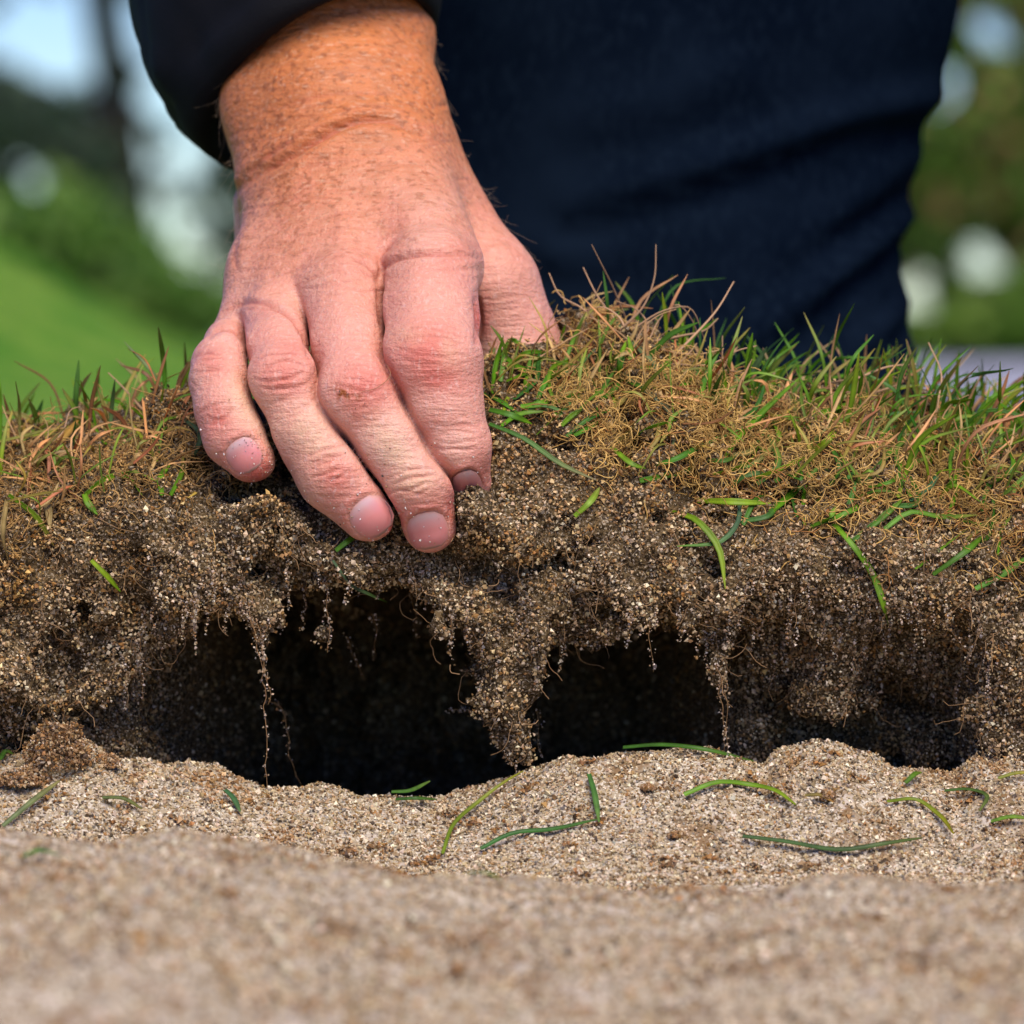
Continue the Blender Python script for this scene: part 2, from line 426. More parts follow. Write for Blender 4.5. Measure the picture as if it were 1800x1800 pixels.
# coarser specks in the foreground
n2 = 20000
gx = r.uniform(-0.17, 0.17, n2); gy = r.uniform(-0.62, -0.26, n2)
V, F, C = grains(np.stack([gx, gy, sand_h(gx, gy) + 0.0003], -1), r.uniform(0.00045, 0.0010, n2), r, [3.0, 3.2, 2.6, 2.2, 2.2, 1.6, 1.8, 0.9], (1 - (br2 := sstep(0.2, 0.6, fbm(np.stack([gx, gy * 0.5, gx * 0], -1), 45, 31))[:, None])) * np.array([1.05, 0.97, 0.78]) + br2 * np.array([0.62, 0.42, 0.24]))
o = make('sand_grains', V, F, M_grain, parent=sand, smooth=False, col=C); tag(o, kind='stuff')

# scraps of brown thatch trodden into the sand
cx = np.r_[r.uniform(-0.15, 0.15, 75), r.uniform(-0.135, 0.135, 45)]; cy = np.r_[r.uniform(-0.52, -0.13, 75), r.uniform(-0.06, -0.004, 45)]
cr_ = np.r_[r.uniform(0.0012, 0.0042, 75), r.uniform(0.0008, 0.0022, 45)]
k = np.repeat(np.arange(120), 26)
px_ = cx[k] + r.normal(0, 1, len(k)) * cr_[k] * 1.2; py_ = cy[k] + r.normal(0, 1, len(k)) * cr_[k] * 0.8
V, F, C = grains(np.stack([px_, py_, sand_h(px_, py_) + 0.0006 + np.abs(r.normal(0, 0.25, len(k))) * cr_[k]], -1), r.uniform(0.0003, 0.0007, len(k)), r, [1, 0.4, 0, 0, 3, 3.5, 1.5, 0], np.array([1.0, 0.80, 0.55]))
o = make('thatch_scraps', V, F, M_grain, parent=sand, smooth=False, col=C); tag(o, kind='stuff')

# lawn out to the horizon, with a grassy bank on the left
xs = axis_pts([(-400, -40, 20), (-40, -6, 2), (-6, -1.6, 0.4), (-1.6, 1.6, 0.1), (1.6, 6, 0.4), (6, 40, 2), (40, 400, 20)])
ys = axis_pts([(-30, -1, 2), (-1, 0.22, 0.122), (0.22, 0.34, 0.12), (0.34, 12, 0.2), (12, 40, 2), (40, 900, 20)])
Xg, Yg = np.meshgrid(xs, ys, indexing='ij')
pp = np.stack([Xg, Yg, Xg * 0], -1)
Zg = np.where(Yg < 0.225, -0.11, 0.02) + 0.012 * vn(pp, 0.9, 2) * (Yg > 0.225)
bankx = 0.62 * np.log1p(np.exp((-0.40 - Xg) / 0.06)) * 0.06; bankx = np.minimum(bankx, 0.7)
Zg = Zg + bankx * np.exp(-((Yg - 6.6) / 1.7) ** 2)
Zg = Zg - 0.05 * sstep(9, 30, Yg)
V, Q = sheet(Xg, Yg, Zg)
o = make('lawn', V, Q, M_lawn); tag(o, kind='structure')
# the uncut edge of the lawn going on to either side of the lifted slab
M_edge = material('lawn_edge', 0.95, 0.1, base=(0.15, 0.10, 0.055), noise=[(500, (0.34, 0.26, 0.17), 0.52, 0.6, U3), (70, (0.07, 0.16, 0.015), 0.46, 0.56, (1, 1, 0.4))], bump=[(600, 0.9, 0.002, U3)])
for sg in (-1, 1):
    xs = sg * (0.172 + np.linspace(0, 1, 170) ** 1.6 * 2.8); ys = np.r_[np.linspace(-0.012, 0.05, 30), np.linspace(0.06, 0.6, 30)]
    Xg, Yg = np.meshgrid(xs, ys, indexing='ij'); pp = np.stack([Xg, Yg, Xg * 0], -1)
    ed = 0.006 * vn(pp * [1, 0, 0], 30, 3) + 0.004 * vn(pp, 80, 4)
    Zg = -0.03 + 0.108 * sstep(-0.008, 0.03, Yg + ed) - 0.06 * sstep(0.06, 0.5, Yg) + 0.005 * vn(pp, 45, 6) + 0.003 * vn(pp, 110, 7)
    V, Q = sheet(Xg, Yg, Zg)
    o = make('lawn_edge', V, Q if sg > 0 else Q[:, ::-1], M_edge); tag(o, kind='structure')
# pale gravel path crossing behind on the right
xs = np.linspace(0.15, 12, 60); ys = np.linspace(0, 1, 14)
Xg, Tg = np.meshgrid(xs, ys, indexing='ij')
Yg = 3.4 + 0.15 * Xg + Tg * (3.2 + 0.1 * Xg)
pp = np.stack([Xg, Yg, Xg * 0], -1)
Zg = 0.045 + 0.004 * vn(pp, 3, 5)
V, Q = sheet(Xg, Yg, Zg)
o = make('path', V, Q, M_path); tag(o, kind='structure')

# ------------------------------------------------------------------ turf slab
TF = Field((-0.19, -0.034, -0.036), (0.19, 0.225, 0.122), 0.00165)
ax, ay, az = TF.axes()
def px2x(px): return (px - 900) * D0 / FPX
def py2z(py): return CAMZ - (py - HOR) * D0 / FPX
def curve(pts, f=lambda v: v):
    a = np.array(pts, float)
    return np.interp(ax, px2x(a[:, 0]), f(a[:, 1])).astype(np.float32)
z_sil = curve([(-400,800),(0,795),(100,755),(200,742),(270,705),(330,705),(400,740),(600,760),(800,700),(850,640),(950,605),(1050,585),(1150,605),(1250,655),(1350,690),(1450,708),(1550,716),(1700,745),(1800,770),(2200,800)], py2z)
z_nose = curve([(-400,960),(0,930),(200,940),(400,935),(600,985),(700,990),(760,985),(830,900),(900,920),(1000,960),(1200,985),(1500,1000),(1700,1000),(1800,960),(2200,980)], py2z)
z_bot = curve([(-400,1330),(0,1320),(120,1300),(190,1240),(250,1160),(330,1065),(420,1030),(500,1060),(600,1035),(700,1020),(780,1060),(850,1100),(950,1110),(1050,1095),(1200,1125),(1270,1150),(1330,1110),(1400,1080),(1500,1070),(1600,1080),(1700,1100),(1760,1300),(1800,1340),(2200,1340)], py2z)
y_wall = curve([(-400,0.0),(0,0.002),(100,0.006),(170,0.015),(230,0.03),(300,0.06),(370,0.11),(440,0.17),(800,0.17),(950,0.17),(1180,0.15),(1270,0.07),(1300,0.04),(1360,0.018),(1480,0.010),(1620,0.020),(1690,0.018),(1740,0.004),(1800,0.0),(2200,0.0)])
X = ax[:, None, None]; Y = ay[None, :, None]; Z = az[None, None, :]
zs, zn, zb, yw = (a[:, None, None] for a in (z_sil, z_nose, z_bot, y_wall))
un = np.clip((Y + 0.012) / 0.072, 0, 1)
T = zn + (zs - zn) * np.sin(un * np.pi / 2) ** 0.85
T = T - 0.055 * np.clip((Y - 0.075) / 0.15, 0, 1) ** 1.5
d_top = (Z - T) * 0.75
B = zb + 0.010 * np.clip(Y / 0.06, 0, 1) - 0.018 * np.clip((Y - 0.07) / 0.08, 0, 1)
nfo = curve([(300,0.0),(420,0.003),(520,0.006),(780,0.006),(815,0.0),(900,0.0)])[:, None, None]
nose_y = -0.010 + nfo + 0.012 * np.clip((zn - Z) / (zn - zb), 0, 3) ** 1.3 + 0.004 * np.clip((Z - zn) / 0.02, 0, 1)
d_low = np.minimum((B - Z) * 0.85, (yw - Y) * 0.8)
S = np.maximum(np.maximum(d_top, d_low), (nose_y - Y) * 0.9)
TF.F[:] = S
for a, b, ra, rb, y in [((900,1040),(885,1150),75,52,-0.002),((885,1150),(880,1210),52,48,-0.003),((880,1210),(915,1310),46,26,-0.003),
                        ((850,900),(900,960),36,50,-0.012),((820,960),(850,990),26,26,-0.015),((1270,1140),(1262,1200),30,14,0.002),
                        ((270,715),(275,705),22,16,0.03),((1460,1010),(1440,1230),36,55,0.022),((1740,1080),(1720,1240),45,30,0.004),
                        ((1130,1010),(1290,1060),40,45,-0.006),((960,1000),(1100,1040),45,42,-0.005),((450,960),(620,1010),30,26,-0.010),
                        ((700,1015),(800,1050),22,26,-0.006),((330,1040),(250,1130),34,30,0.0),((420,1010),(460,1080),26,12,-0.002),((565,1030),(572,1090),16,7,-0.003)]:
    TF.cone(P(*a, y), P(*b, y), RP(ra), RP(rb), 0.006)
sh = TF.F.shape
amp = (0.0052 * grid_noise(sh, TF.h, 0.017, 21) + 0.0044 * grid_noise(sh, TF.h, (0.008, 0.008, 0.009), 22) + 0.0030 * grid_noise(sh, TF.h, (0.0042, 0.0042, 0.0055), 23)
       + 0.0014 * grid_noise(sh, TF.h, 0.0024, 24))
rag = grid_noise(sh, TF.h, (0.0055, 0.0055, 0.026), 25)
low = np.clip((zn - Z) / 0.02, 0, 1)
TF.F += amp * (1 + 0.45 * low) + 0.0115 * np.clip(rag - 0.08, 0, 1) * low + 0.004 * grid_noise(sh, TF.h, (0.011, 0.011, 0.02), 28) * low
TF.F += 0.016 * np.clip(grid_noise(sh, TF.h, (0.008, 0.012, 0.006), 26) - 0.36, 0, 1)
TF.F[0] = TF.F[-1] = 0.02; TF.F[:, 0] = TF.F[:, -1] = 0.02; TF.F[:, :, 0] = TF.F[:, :, -1] = 0.02

# shape of the gripping hand (needed here because it dents the soil)
def J(px, py, ymm): return P(px, py, ymm * 0.001)
HF = Field(P(300, 1040, 0) + [0, -0.036, 0], P(1010, -130, 0.15) + [0.004, 0.03, 0.004], 0.00052)
def chain(fld, pts, k):
    for (a, b) in zip(pts[:-1], pts[1:]):
        fld.cone(J(*a[:3]), J(*b[:3]), RP(a[3], a[2] * 0.001), RP(b[3], b[2] * 0.001), k)
# forearm, wrist and back of the hand
chain(HF, [(488,-170,150,112),(486,60,112,112),(497,190,92,104),(512,300,80,98)], 0.004)
chain(HF, [(625,-170,150,118),(634,60,108,116),(655,200,84,116),(668,300,70,112)], 0.010)
chain(HF, [(560,-170,146,120),(562,60,104,122),(578,200,80,122)], 0.008)
chain(HF, [(676,300,70,108),(765,468,31,86)], 0.010)
chain(HF, [(606,300,70,106),(614,512,29,82)], 0.010)
chain(HF, [(556,312,74,98),(505,548,30,70)], 0.010)
chain(HF, [(528,335,80,84),(470,480,50,62),(428,578,36,50)], 0.008)
chain(HF, [(470,360,98,60),(462,440,80,50)], 0.008)
chain(HF, [(725,300,84,88),(862,505,62,76),(905,610,62,68),(920,720,52,60),(900,800,40,48)], 0.009)
PALM = HF.F.copy()
FINGERS = {
 'index':  [(757,482,21,84),(755,560,8,85),(758,640,-5,82),(777,715,-7,71),(800,785,-8,62),(819,846,-1,45)],
 'middle': [(606,520,22,76),(613,610,8,74),(630,698,-6,74),(682,775,-9,66),(736,852,-11,60),(756,925,-8,47)],
 'ring':   [(486,565,24,60),(490,620,9,61),(501,672,-4,60),(537,757,-8,61),(586,836,-11,61),(646,902,-10,51)],
 'pinky':  [(400,604,26,42),(391,642,9,52),(388,670,2,53),(398,720,-3,54),(414,766,-5,55),(441,802,-7,47)]}
best = np.full(HF.F.shape, 0.03, np.float32); SOLO = {}
for nm, ch in FINGERS.items():
    HF.F[:] = 0.03
    chain(HF, ch, 0.0025)
    if nm == 'index':
        HF.cone(J(738,632,-6), J(778,638,-6), RP(53), RP(51), 0.008)       # the big square knuckle
    if nm == 'middle':
        HF.cone(J(614,692,-8), J(640,694,-8), RP(51), RP(49), 0.008)
    if nm == 'ring':
        HF.cone(J(490,670,-6), J(508,670,-6), RP(44), RP(44), 0.006)
    m = HF.F < 0.0299
    g = np.where(m, smin(PALM, HF.F, {'pinky': 0.0022, 'ring': 0.003, 'middle': 0.0045, 'index': 0.0022}[nm]), PALM)
    best = np.minimum(best, g); SOLO[nm] = HF.F.copy()
for a, b in (('index', 'middle'), ('middle', 'ring'), ('ring', 'pinky')):   # the slit where two fingers press together
    wgt = np.exp(-((SOLO[a] - SOLO[b]) / 0.0016) ** 2) * np.clip((0.006 - np.maximum(SOLO[a], SOLO[b])) / 0.004, 0, 1) * np.clip((PALM + 0.0005) / 0.003, 0, 1) * np.clip((np.maximum(SOLO[a], SOLO[b]) + 0.0035) / 0.002, 0, 1)
    best = best + np.float32(0.0019) * wgt.astype(np.float32)
del SOLO
HF.F = best
# the soil gives way where the fingers press into it
sl_ = TF.box(HF.lo, HF.lo + (HF.n - 1) * HF.h, -0.002)
gx_, gy_, gz_ = np.meshgrid(ax[sl_[0]], ay[sl_[1]], az[sl_[2]], indexing='ij')
TF.F[sl_] = np.maximum(TF.F[sl_], (0.0007 - HF.sample(np.stack([gx_, gy_, gz_], -1))).astype(np.float32))

turf = empty('turf_slab', (0, 0.07, -0.03), 'thick slab of sandy turf with grass on top, its torn front edge lifted over a dark hollow', 'turf')
V, Q = TF.mesh()
N = normals(V, Q)
soil = make('soil', V, Q, M_soil, parent=turf)
# grains stuck all over the torn face
qc = V[Q].mean(1); qn = np.cross(V[Q[:, 2]] - V[Q[:, 0]], V[Q[:, 3]] - V[Q[:, 1]]); qa = np.linalg.norm(qn, axis=1); qn = qn / (qa[:, None] + 1e-15)
tocam = CAM - qc; tocam /= np.linalg.norm(tocam, axis=1, keepdims=True)
face = (qn * tocam).sum(1)
pxq, pyq = proj(qc)
wt = qa * np.clip(face + 0.2, 0, 1) * (pxq > -80) * (pxq < 1880)
wt = wt * np.where(qc[:, 1] > 0.05, 0.25, 1.0)
nT = 108000
r = np.random.default_rng(31)
pick = r.choice(len(Q), nT, p=wt / wt.sum())
u = r.random((nT, 2))
q4 = V[Q[pick]]
pos = (q4[:, 0] * (1-u[:, :1]) + q4[:, 1] * u[:, :1]) * (1-u[:, 1:]) + (q4[:, 3] * (1-u[:, :1]) + q4[:, 2] * u[:, :1]) * u[:, 1:]
cr = vn(pos, 420, 41) * 0.6 + vn(pos, 190, 43) * 0.6
pos = pos + qn[pick] * (r.random((nT, 1)) ** 2 * 0.0010 + 0.0024 * np.clip(cr, -0.25, 1)[:, None])
stay = (cr > -0.45) | (r.random(nT) < 0.35)
pos = pos[stay]; nT = len(pos)
gp, gq = proj(pos)
zt = np.interp(pos[:, 0], ax, z_nose)
brown = sstep(0.0, 0.02, pos[:, 2] - zt)[:, None] * 0.7 + 0.75 * sstep(0.05, 0.5, vn(pos, 75, 3) * 0.6 + vn(pos, 190, 5) * 0.5)[:, None] + 0.5 * (sstep(330, 60, gp) * sstep(1150, 950, gq))[:, None]
brown = np.clip(brown, 0, 1)
tint = (1 - brown) * np.array([1.14, 1.02, 0.76]) + brown * np.array([0.98, 0.68, 0.27])
V2, F2, C2 = grains(pos, r.uniform(0.00035, 0.00058, nT), r, [3.2, 3.0, 2.2, 1.0, 2.2, 1.3, 1.6, 0.9], tint)
o = make('sand_grains', V2, F2, M_grain, parent=turf, smooth=False, col=C2); tag(o, kind='stuff')

def turf_pt(px, py, lift=0.001):
    h = TF.hit(px, py)
    if h is None: return None
    return h + TF.grad(h) * lift
def sand_pt(px, py, lift=0.0008):
    d = ray(px, py)
    ts = np.linspace((D0 - 0.09) / d[1] if py < 1508 else 1.0, 1.66, 1500)
    q = CAM + ts[:, None] * d
    b = q[:, 2] < sand_h(q[:, 0], q[:, 1]) + 0.0006
    k = np.argmax(b)
    return (q[k] + np.array([0, 0, lift])) if b[k] else P(px, py, 0.0)

# ------------------------------------------------------------------ grass
def blade_mesh(path, wid, side=None, fold=0.25, base=(0.05, 0.17, 0.015), tip=None, r=rng, tipw=0.12, basew=0.7, n=11):
    path = resample(path, n)
    T = np.gradient(path, axis=0); T /= np.linalg.norm(T, axis=1, keepdims=True) + 1e-12
    view = CAM - path; view /= np.linalg.norm(view, axis=1, keepdims=True)
    nn = side if side is not None else np.array([0.25, -0.8, 0.5]) + r.normal(0, 0.35, 3)
    A = np.cross(T, np.broadcast_to(nn, T.shape)); A /= np.linalg.norm(A, axis=1, keepdims=True) + 1e-9
    B = np.cross(A, T)
    t = np.linspace(0, 1, n)
    wv = wid * 0.5 * np.where(t < 0.5, basew + (1 - basew) * t / 0.5, 1 - (1 - tipw) * ((t - 0.5) / 0.5) ** 2.2)
    cols = np.array([-1, -0.5, 0, 0.5, 1.0])
    V = path[:, None] + A[:, None] * (wv[:, None] * cols)[..., None] + B[:, None] * (fold * wv[:, None] * (np.abs(cols) - 0.5))[..., None]
    Vb = V - B[:, None] * 0.00012                       # a thin second skin gives the blade thickness
    m = len(cols)
    i = (np.arange(n - 1)[:, None] * m + np.arange(m - 1)[None])
    Q = np.stack([i, i + 1, i + m + 1, i + m], -1).reshape(-1, 4)
    VV = np.concatenate([V.reshape(-1, 3), Vb.reshape(-1, 3)])
    off = n * m
    rim = []
    for k in range(n - 1):
        rim.append([k * m, (k + 1) * m, (k + 1) * m + off, k * m + off])
        rim.append([k * m + m - 1, k * m + m - 1 + off, (k + 1) * m + m - 1 + off, (k + 1) * m + m - 1])
    QQ = np.concatenate([Q, Q[:, ::-1] + off, np.array(rim)])
    c0 = np.array(base); c1 = np.array(tip if tip is not None else base)
    c = c0 + (c1 - c0) * (t[:, None, None] ** 2.5)
    c = np.broadcast_to(c, (n, m, 3)) * np.array([0.8, 1.0, 1.25, 1.0, 0.8])[None, :, None] * r.uniform(0.78, 1.2, (n, 1, 1)) * np.array([1 + 0.5 * r.random(), 1, 1])
    return VV, QQ, np.concatenate([c.reshape(-1, 3)] * 2)
GREENS = [(0.085, 0.27, 0.008), (0.13, 0.33, 0.010), (0.05, 0.18, 0.010), (0.20, 0.38, 0.015), (0.055, 0.19, 0.025)]
YEL = (0.26, 0.24, 0.05); STRAW = (0.42, 0.30, 0.13); BROWN = (0.22, 0.12, 0.05)
rg = np.random.default_rng(5)
FINE = []
NB = [0]
def blade(parent, path, wid, base, tip=None, side=None, fold=0.25, r=rg, **k):
    V, Q, C = blade_mesh(path, wid, side, fold, base, tip, r, **k)
    C = C * r.uniform(0.9, 1.1)
    NB[0] += 1
    if NB[0] > 290:                    # past the blades one can pick apart
        FINE.append((V, Q, C)); return None
    o = make('grass_blade', V, Q, M_blade, parent=parent, col=C, loc=tuple(np.asarray(path)[0]))
    return o
def surf_blade(pts, wid, base, tip=None, lift=(0.0025, 0.005), wpx=None):
    path = []
    for k, (a, b) in enumerate(pts):
        q = turf_pt(a, b, lift[0] + (lift[1] - lift[0]) * (k % 2))
        if q is None: q = P(a, b, (path[-1][1] if path else 0.03) - 0.002)
        path.append(q)
    path = np.array(path)
    for k in range(1, len(path)):                       # keep blades from leaping between lumps
        path[k, 1] = np.clip(path[k, 1], path[k-1, 1] - 0.012, path[k-1, 1] + 0.012)
    path = np.array([P(a, b, y) for (a, b), y in zip(pts, path[:, 1])])
    blade(turf, path, wid, base, tip)
G0, G1, G2, G3, G4 = GREENS
BL = [ # blades one can follow in the photograph: points, width in mm, colour, tip
 ([(1085,650),(1140,690),(1175,720),(1183,800)], 1.4, (0.09,0.16,0.06), None),
 ([(1078,560),(1110,600),(1150,640),(1178,700)], 1.5, (0.12,0.22,0.08), None),
 ([(1125,845),(1210,825),(1290,770),(1360,705),(1410,660)], 2.0, G0, G1),
 ([(1100,820),(1180,810),(1240,780),(1300,755)], 1.8, G2, G0),
 ([(1270,690),(1295,740),(1322,772)], 1.9, (0.04,0.14,0.05), None),
 ([(1180,900),(1225,915),(1262,960),(1275,1035)], 1.9, G1, G3),
 ([(1465,920),(1500,960),(1535,1010),(1552,1060),(1562,1100)], 1.9, G1, G3),
 ([(1225,880),(1290,882),(1355,885)], 1.9, G3, G3),
 ([(1300,875),(1296,920),(1270,950),(1190,960)], 1.5, (0.04,0.12,0.05), G0),
 ([(1355,900),(1400,860),(1450,810)], 2.1, G0, G1),
 ([(1425,935),(1440,880),(1455,820)], 1.7, G0, G1),
 ([(1425,925),(1480,905),(1540,870),(1565,850)], 1.7, G0, G3),
 ([(1475,935),(1495,880),(1508,835)], 1.6, G2, G0),
 ([(1500,950),(1550,910),(1590,875)], 1.8, G2, G1),
 ([(1555,930),(1600,900),(1650,908),(1720,905)], 1.7, G1, YEL),
 ([(1600,880),(1640,850),(1650,820)], 1.6, (0.05,0.15,0.06), None),
 ([(1640,1010),(1690,975),(1730,940)], 1.8, G2, G0),
 ([(1715,1035),(1770,1005),(1810,975)], 1.9, G0, G1),
 ([(1610,1000),(1660,960),(1700,930)], 1.5, G1, YEL),
 ([(1520,850),(1560,800),(1600,770)], 1.6, G2, G1),
 ([(1200,690),(1180,760),(1150,830)], 1.5, G2, G0),
 ([(1455,740),(1500,745),(1560,760),(1620,785)], 1.7, G2, G1),
 ([(1488,750),(1500,690),(1510,620)], 1.6, G1, G3),
 ([(1300,690),(1330,640),(1348,610)], 1.8, (0.07,0.17,0.06), None),
 ([(1190,690),(1230,650),(1265,620)], 2.2, G0, G1),
 ([(1085,680),(1090,640),(1100,600)], 1.9, G0, G3),
 ([(1095,660),(1110,630),(1104,590)], 1.9, G3, G1),
 ([(880,670),(890,610),(905,600),(935,640)], 1.8, G0, G1),
 ([(890,670),(925,655),(960,625)], 1.9, G1, G0),
 ([(925,690),(930,660),(940,640)], 1.9, G0, G3),
 ([(852,655),(868,610),(875,560),(862,530)], 1.7, (0.10,0.20,0.05), YEL),
 ([(865,690),(872,640),(885,590)], 1.7, G0, G1),
 ([(915,715),(950,710),(970,700)], 1.9, G1, G3),
 ([(980,705),(1000,700),(1022,692)], 2.0, G1, G3),
 ([(1010,765),(1030,755),(1055,735)], 1.9, G0, G2),
 ([(850,690),(890,712),(930,740)], 1.6, G2, G1),
 ([(860,745),(920,770),(985,815),(1050,845)], 1.5, G2, (0.2,0.16,0.06)),
 ([(860,720),(900,730),(935,745)], 1.9, G2, G1),
 ([(950,570),(958,545),(957,520)], 1.8, G0, G1),
 ([(160,985),(185,1010),(212,1040)], 2.2, G3, G1),
 ([(150,870),(180,845),(215,835),(250,870)], 1.9, G1, G1),
 ([(148,868),(155,885),(172,905)], 1.9, G1, G0),
 ([(285,870),(282,840),(300,815)], 1.7, G0, G1),
 ([(300,870),(320,830),(322,800)], 1.5, G0, YEL),
 ([(340,800),(350,780),(335,745),(318,735)], 1.6, (0.12,0.2,0.07), None),
 ([(275,810),(250,770),(225,735)], 1.4, G3, YEL),
 ([(185,780),(160,745),(140,722),(95,728)], 1.9, G0, YEL),
 ([(80,805),(110,770),(140,735)], 2.0, YEL, (0.4,0.3,0.06)),
 ([(15,870),(60,905),(95,960)], 1.6, G1, YEL),
 ([(590,968),(610,952),(628,940)], 1.6, G0, G2),
 ([(585,985),(610,1020),(650,1045),(680,1058)], 1.5, (0.09,0.17,0.08), G1),
 ([(12,880),(5,940),(14,985)], 2.2, (0.36,0.28,0.10), None),
 ([(75,865),(85,895),(88,930)], 2.2, (0.36,0.28,0.10), None),
 ([(1230,690),(1262,660),(1290,645)], 1.6, G1, G0),
 ([(1340,700),(1360,670),(1385,650)], 1.6, G1, G3),
 ([(1405,690),(1425,660),(1445,640)], 1.7, G1, G3),
 ([(1040,700),(1075,690),(1100,660)], 1.7, G2, G1),
]
for pts, wmm, cb, ct in BL:
    surf_blade(pts, wmm * 0.001, cb, ct)
# more blades pressed flat over the shoulder
for k in range(95):
    px = rg.uniform(870, 1830); py = np.interp(px, [850, 1050, 1300, 1500, 1850], [650, 690, 780, 820, 900]) + rg.normal(20, 65)
    a = rg.normal(0.75, 0.45); L = rg.uniform(45, 120)
    bow = rg.normal(0, 12)
    pts = [(px, py), (px + 0.5 * L * math.cos(a) + bow, py - 0.5 * L * math.sin(a) + bow), (px + L * math.cos(a), py - L * math.sin(a))]
    surf_blade(pts, rg.uniform(1.1, 1.9) * 0.001, GREENS[rg.integers(5)] if rg.random() < 0.85 else YEL, (0.2, 0.24, 0.05) if rg.random() < 0.3 else None)
# upright and leaning blades along the crest, thick to the right
def crest_blade(px, hmm, lean, cb, ct, wmm, ycr, dep=0.004):
    x = px2x(px) * (1 + ycr / D0)
    k = np.clip(int((x - ax[0]) / TF.h), 0, len(ax) - 1); j = int(np.clip((ycr - ay[0]) / TF.h, 0, len(ay) - 1))
    colm = TF.F[k, j]
    top = np.where(colm < 0)[0]
    if len(top) == 0: return
    p0 = np.array([ax[k], ycr, az[top[-1]] - 0.002])
    a = lean
    h = hmm * 0.001
    pts = [p0, p0 + np.array([h * 0.45 * math.sin(a * 0.6), rg.normal(0, 0.15) * h - dep * 0.4, h * 0.5]), p0 + np.array([h * math.sin(a), rg.normal(0, 0.25) * h - dep, h * (0.55 + 0.45 * math.cos(a * 1.4))])]
    blade(turf, np.array(pts), wmm * 0.001, cb, ct)
for k in range(120):
    px = 850 + 1000 * rg.random() ** 0.62
    hm = rg.uniform(9, 25) * (0.7 + 0.5 * (px - 850) / 950)
    cb = GREENS[rg.integers(5)] if rg.random() < 0.72 else (YEL if rg.random() < 0.5 else STRAW)
    crest_blade(px, hm, rg.normal(0.35, 0.55), cb, (0.26, 0.28, 0.06) if rg.random() < 0.5 else None, rg.uniform(0.8, 1.6), rg.uniform(0.012, 0.10))
for k in range(64):
    px = -30 + 370 * rg.random()
    cb = GREENS[rg.integers(5)] if rg.random() < 0.6 else (YEL if rg.random() < 0.6 else BROWN)
    crest_blade(px, rg.uniform(7, 22), rg.normal(0.0, 0.5), cb, (0.2, 0.2, 0.05) if rg.random() < 0.5 else None, rg.uniform(0.9, 1.7), rg.uniform(0.02, 0.10))
for px, hm, ln, cb, w_ in [(300, 26, -0.5, (0.10,0.2,0.06), 1.3), (305, 20, 0.3, BROWN, 0.7), (200, 18, 0.1, (0.10,0.2,0.06), 1.2), (178, 17, -0.3, G1, 1.1), (240, 15, -0.6, BROWN, 1.2), (8, 20, 0.0, G1, 1.4), (50, 17, -0.2, YEL, 1.0), (100, 15, -0.3, YEL, 0.9), (1510, 22, 0.05, G1, 1.4), (1700, 20, 0.6, G0, 1.9), (1780, 22, 0.3, G0, 1.5), (1640, 20, 0.2, G1, 1.6), (1585, 18, 0.35, G1, 1.4), (1630, 24, -0.4, BROWN, 0.6), (1575, 20, -0.1, STRAW, 0.6)]:
    crest_blade(px, hm, ln, cb, None, w_, 0.045)
for k in range(240):
    px = 1050 + 800 * rg.random() ** 0.55
    crest_blade(px, rg.uniform(9, 25), rg.normal(0.3, 0.5), GREENS[rg.integers(5)] if rg.random() < 0.75 else STRAW, None, rg.uniform(0.6, 1.2), rg.uniform(0.02, 0.12))

if FINE:
    V, Q = join([(a, b) for a, b, c in FINE])
    o = make('fine_grass', V, Q, M_blade, parent=turf, col=np.concatenate([c for a, b, c in FINE])); tag(o, kind='stuff')

# wiry dry stems standing at the crest beside the hand: each its own piece
def stem(name, pts, rad, colr, parent=turf, sides=5, n=14, mat=None):
    path = resample(pts, n)
    V, Q = tube(path, np.linspace(rad, rad * 0.45, n), sides)
    o = make(name, V, Q, mat or M_fibre, parent=parent, col=np.array(colr)[None] * np.ones((len(V), 1)), loc=tuple(path[0]))
    return o
ST = [([(1075,590),(1020,540),(985,520),(965,480)],0.35),([(1100,560),(1075,500),(1060,470),(1040,430)],0.32),([(1090,580),(1130,540),(1150,490),(1153,430)],0.38),([(1080,560),(1050,520),(1025,470)],0.3),
      ([(1180,630),(1220,590),(1260,545),(1290,495)],0.42),([(1150,600),(1200,590),(1240,580),(1262,560)],0.45),([(1180,640),(1250,640),(1300,615),(1330,608)],0.35),([(1110,580),(1170,545),(1210,540),(1240,600)],0.3),
      ([(1140,600),(1160,560),(1190,535),(1215,560),(1230,600)],0.25),([(1200,650),(1260,650),(1310,660),(1290,680)],0.3),([(1050,570),(1010,560),(990,590),(985,600)],0.3),([(1450,690),(1520,660),(1560,645),(1610,640)],0.45),
      ([(1540,690),(1590,670),(1600,630),(1595,600)],0.35),([(1640,760),(1650,700),(1655,660),(1632,602)],0.4),([(1400,690),(1450,675),(1500,665),(1540,650)],0.4),([(1255,680),(1268,640),(1270,590)],0.35),
      ([(1080,600),(1040,600),(1000,575),(975,560)],0.3),([(1105,600),(1090,560),(1060,540),(1030,545)],0.35),([(1120,610),(1140,575),(1120,545),(1085,530)],0.35),([(60,800),(110,760),(125,720),(140,715)],0.3),([(250,720),(215,680),(190,655)],0.4)]
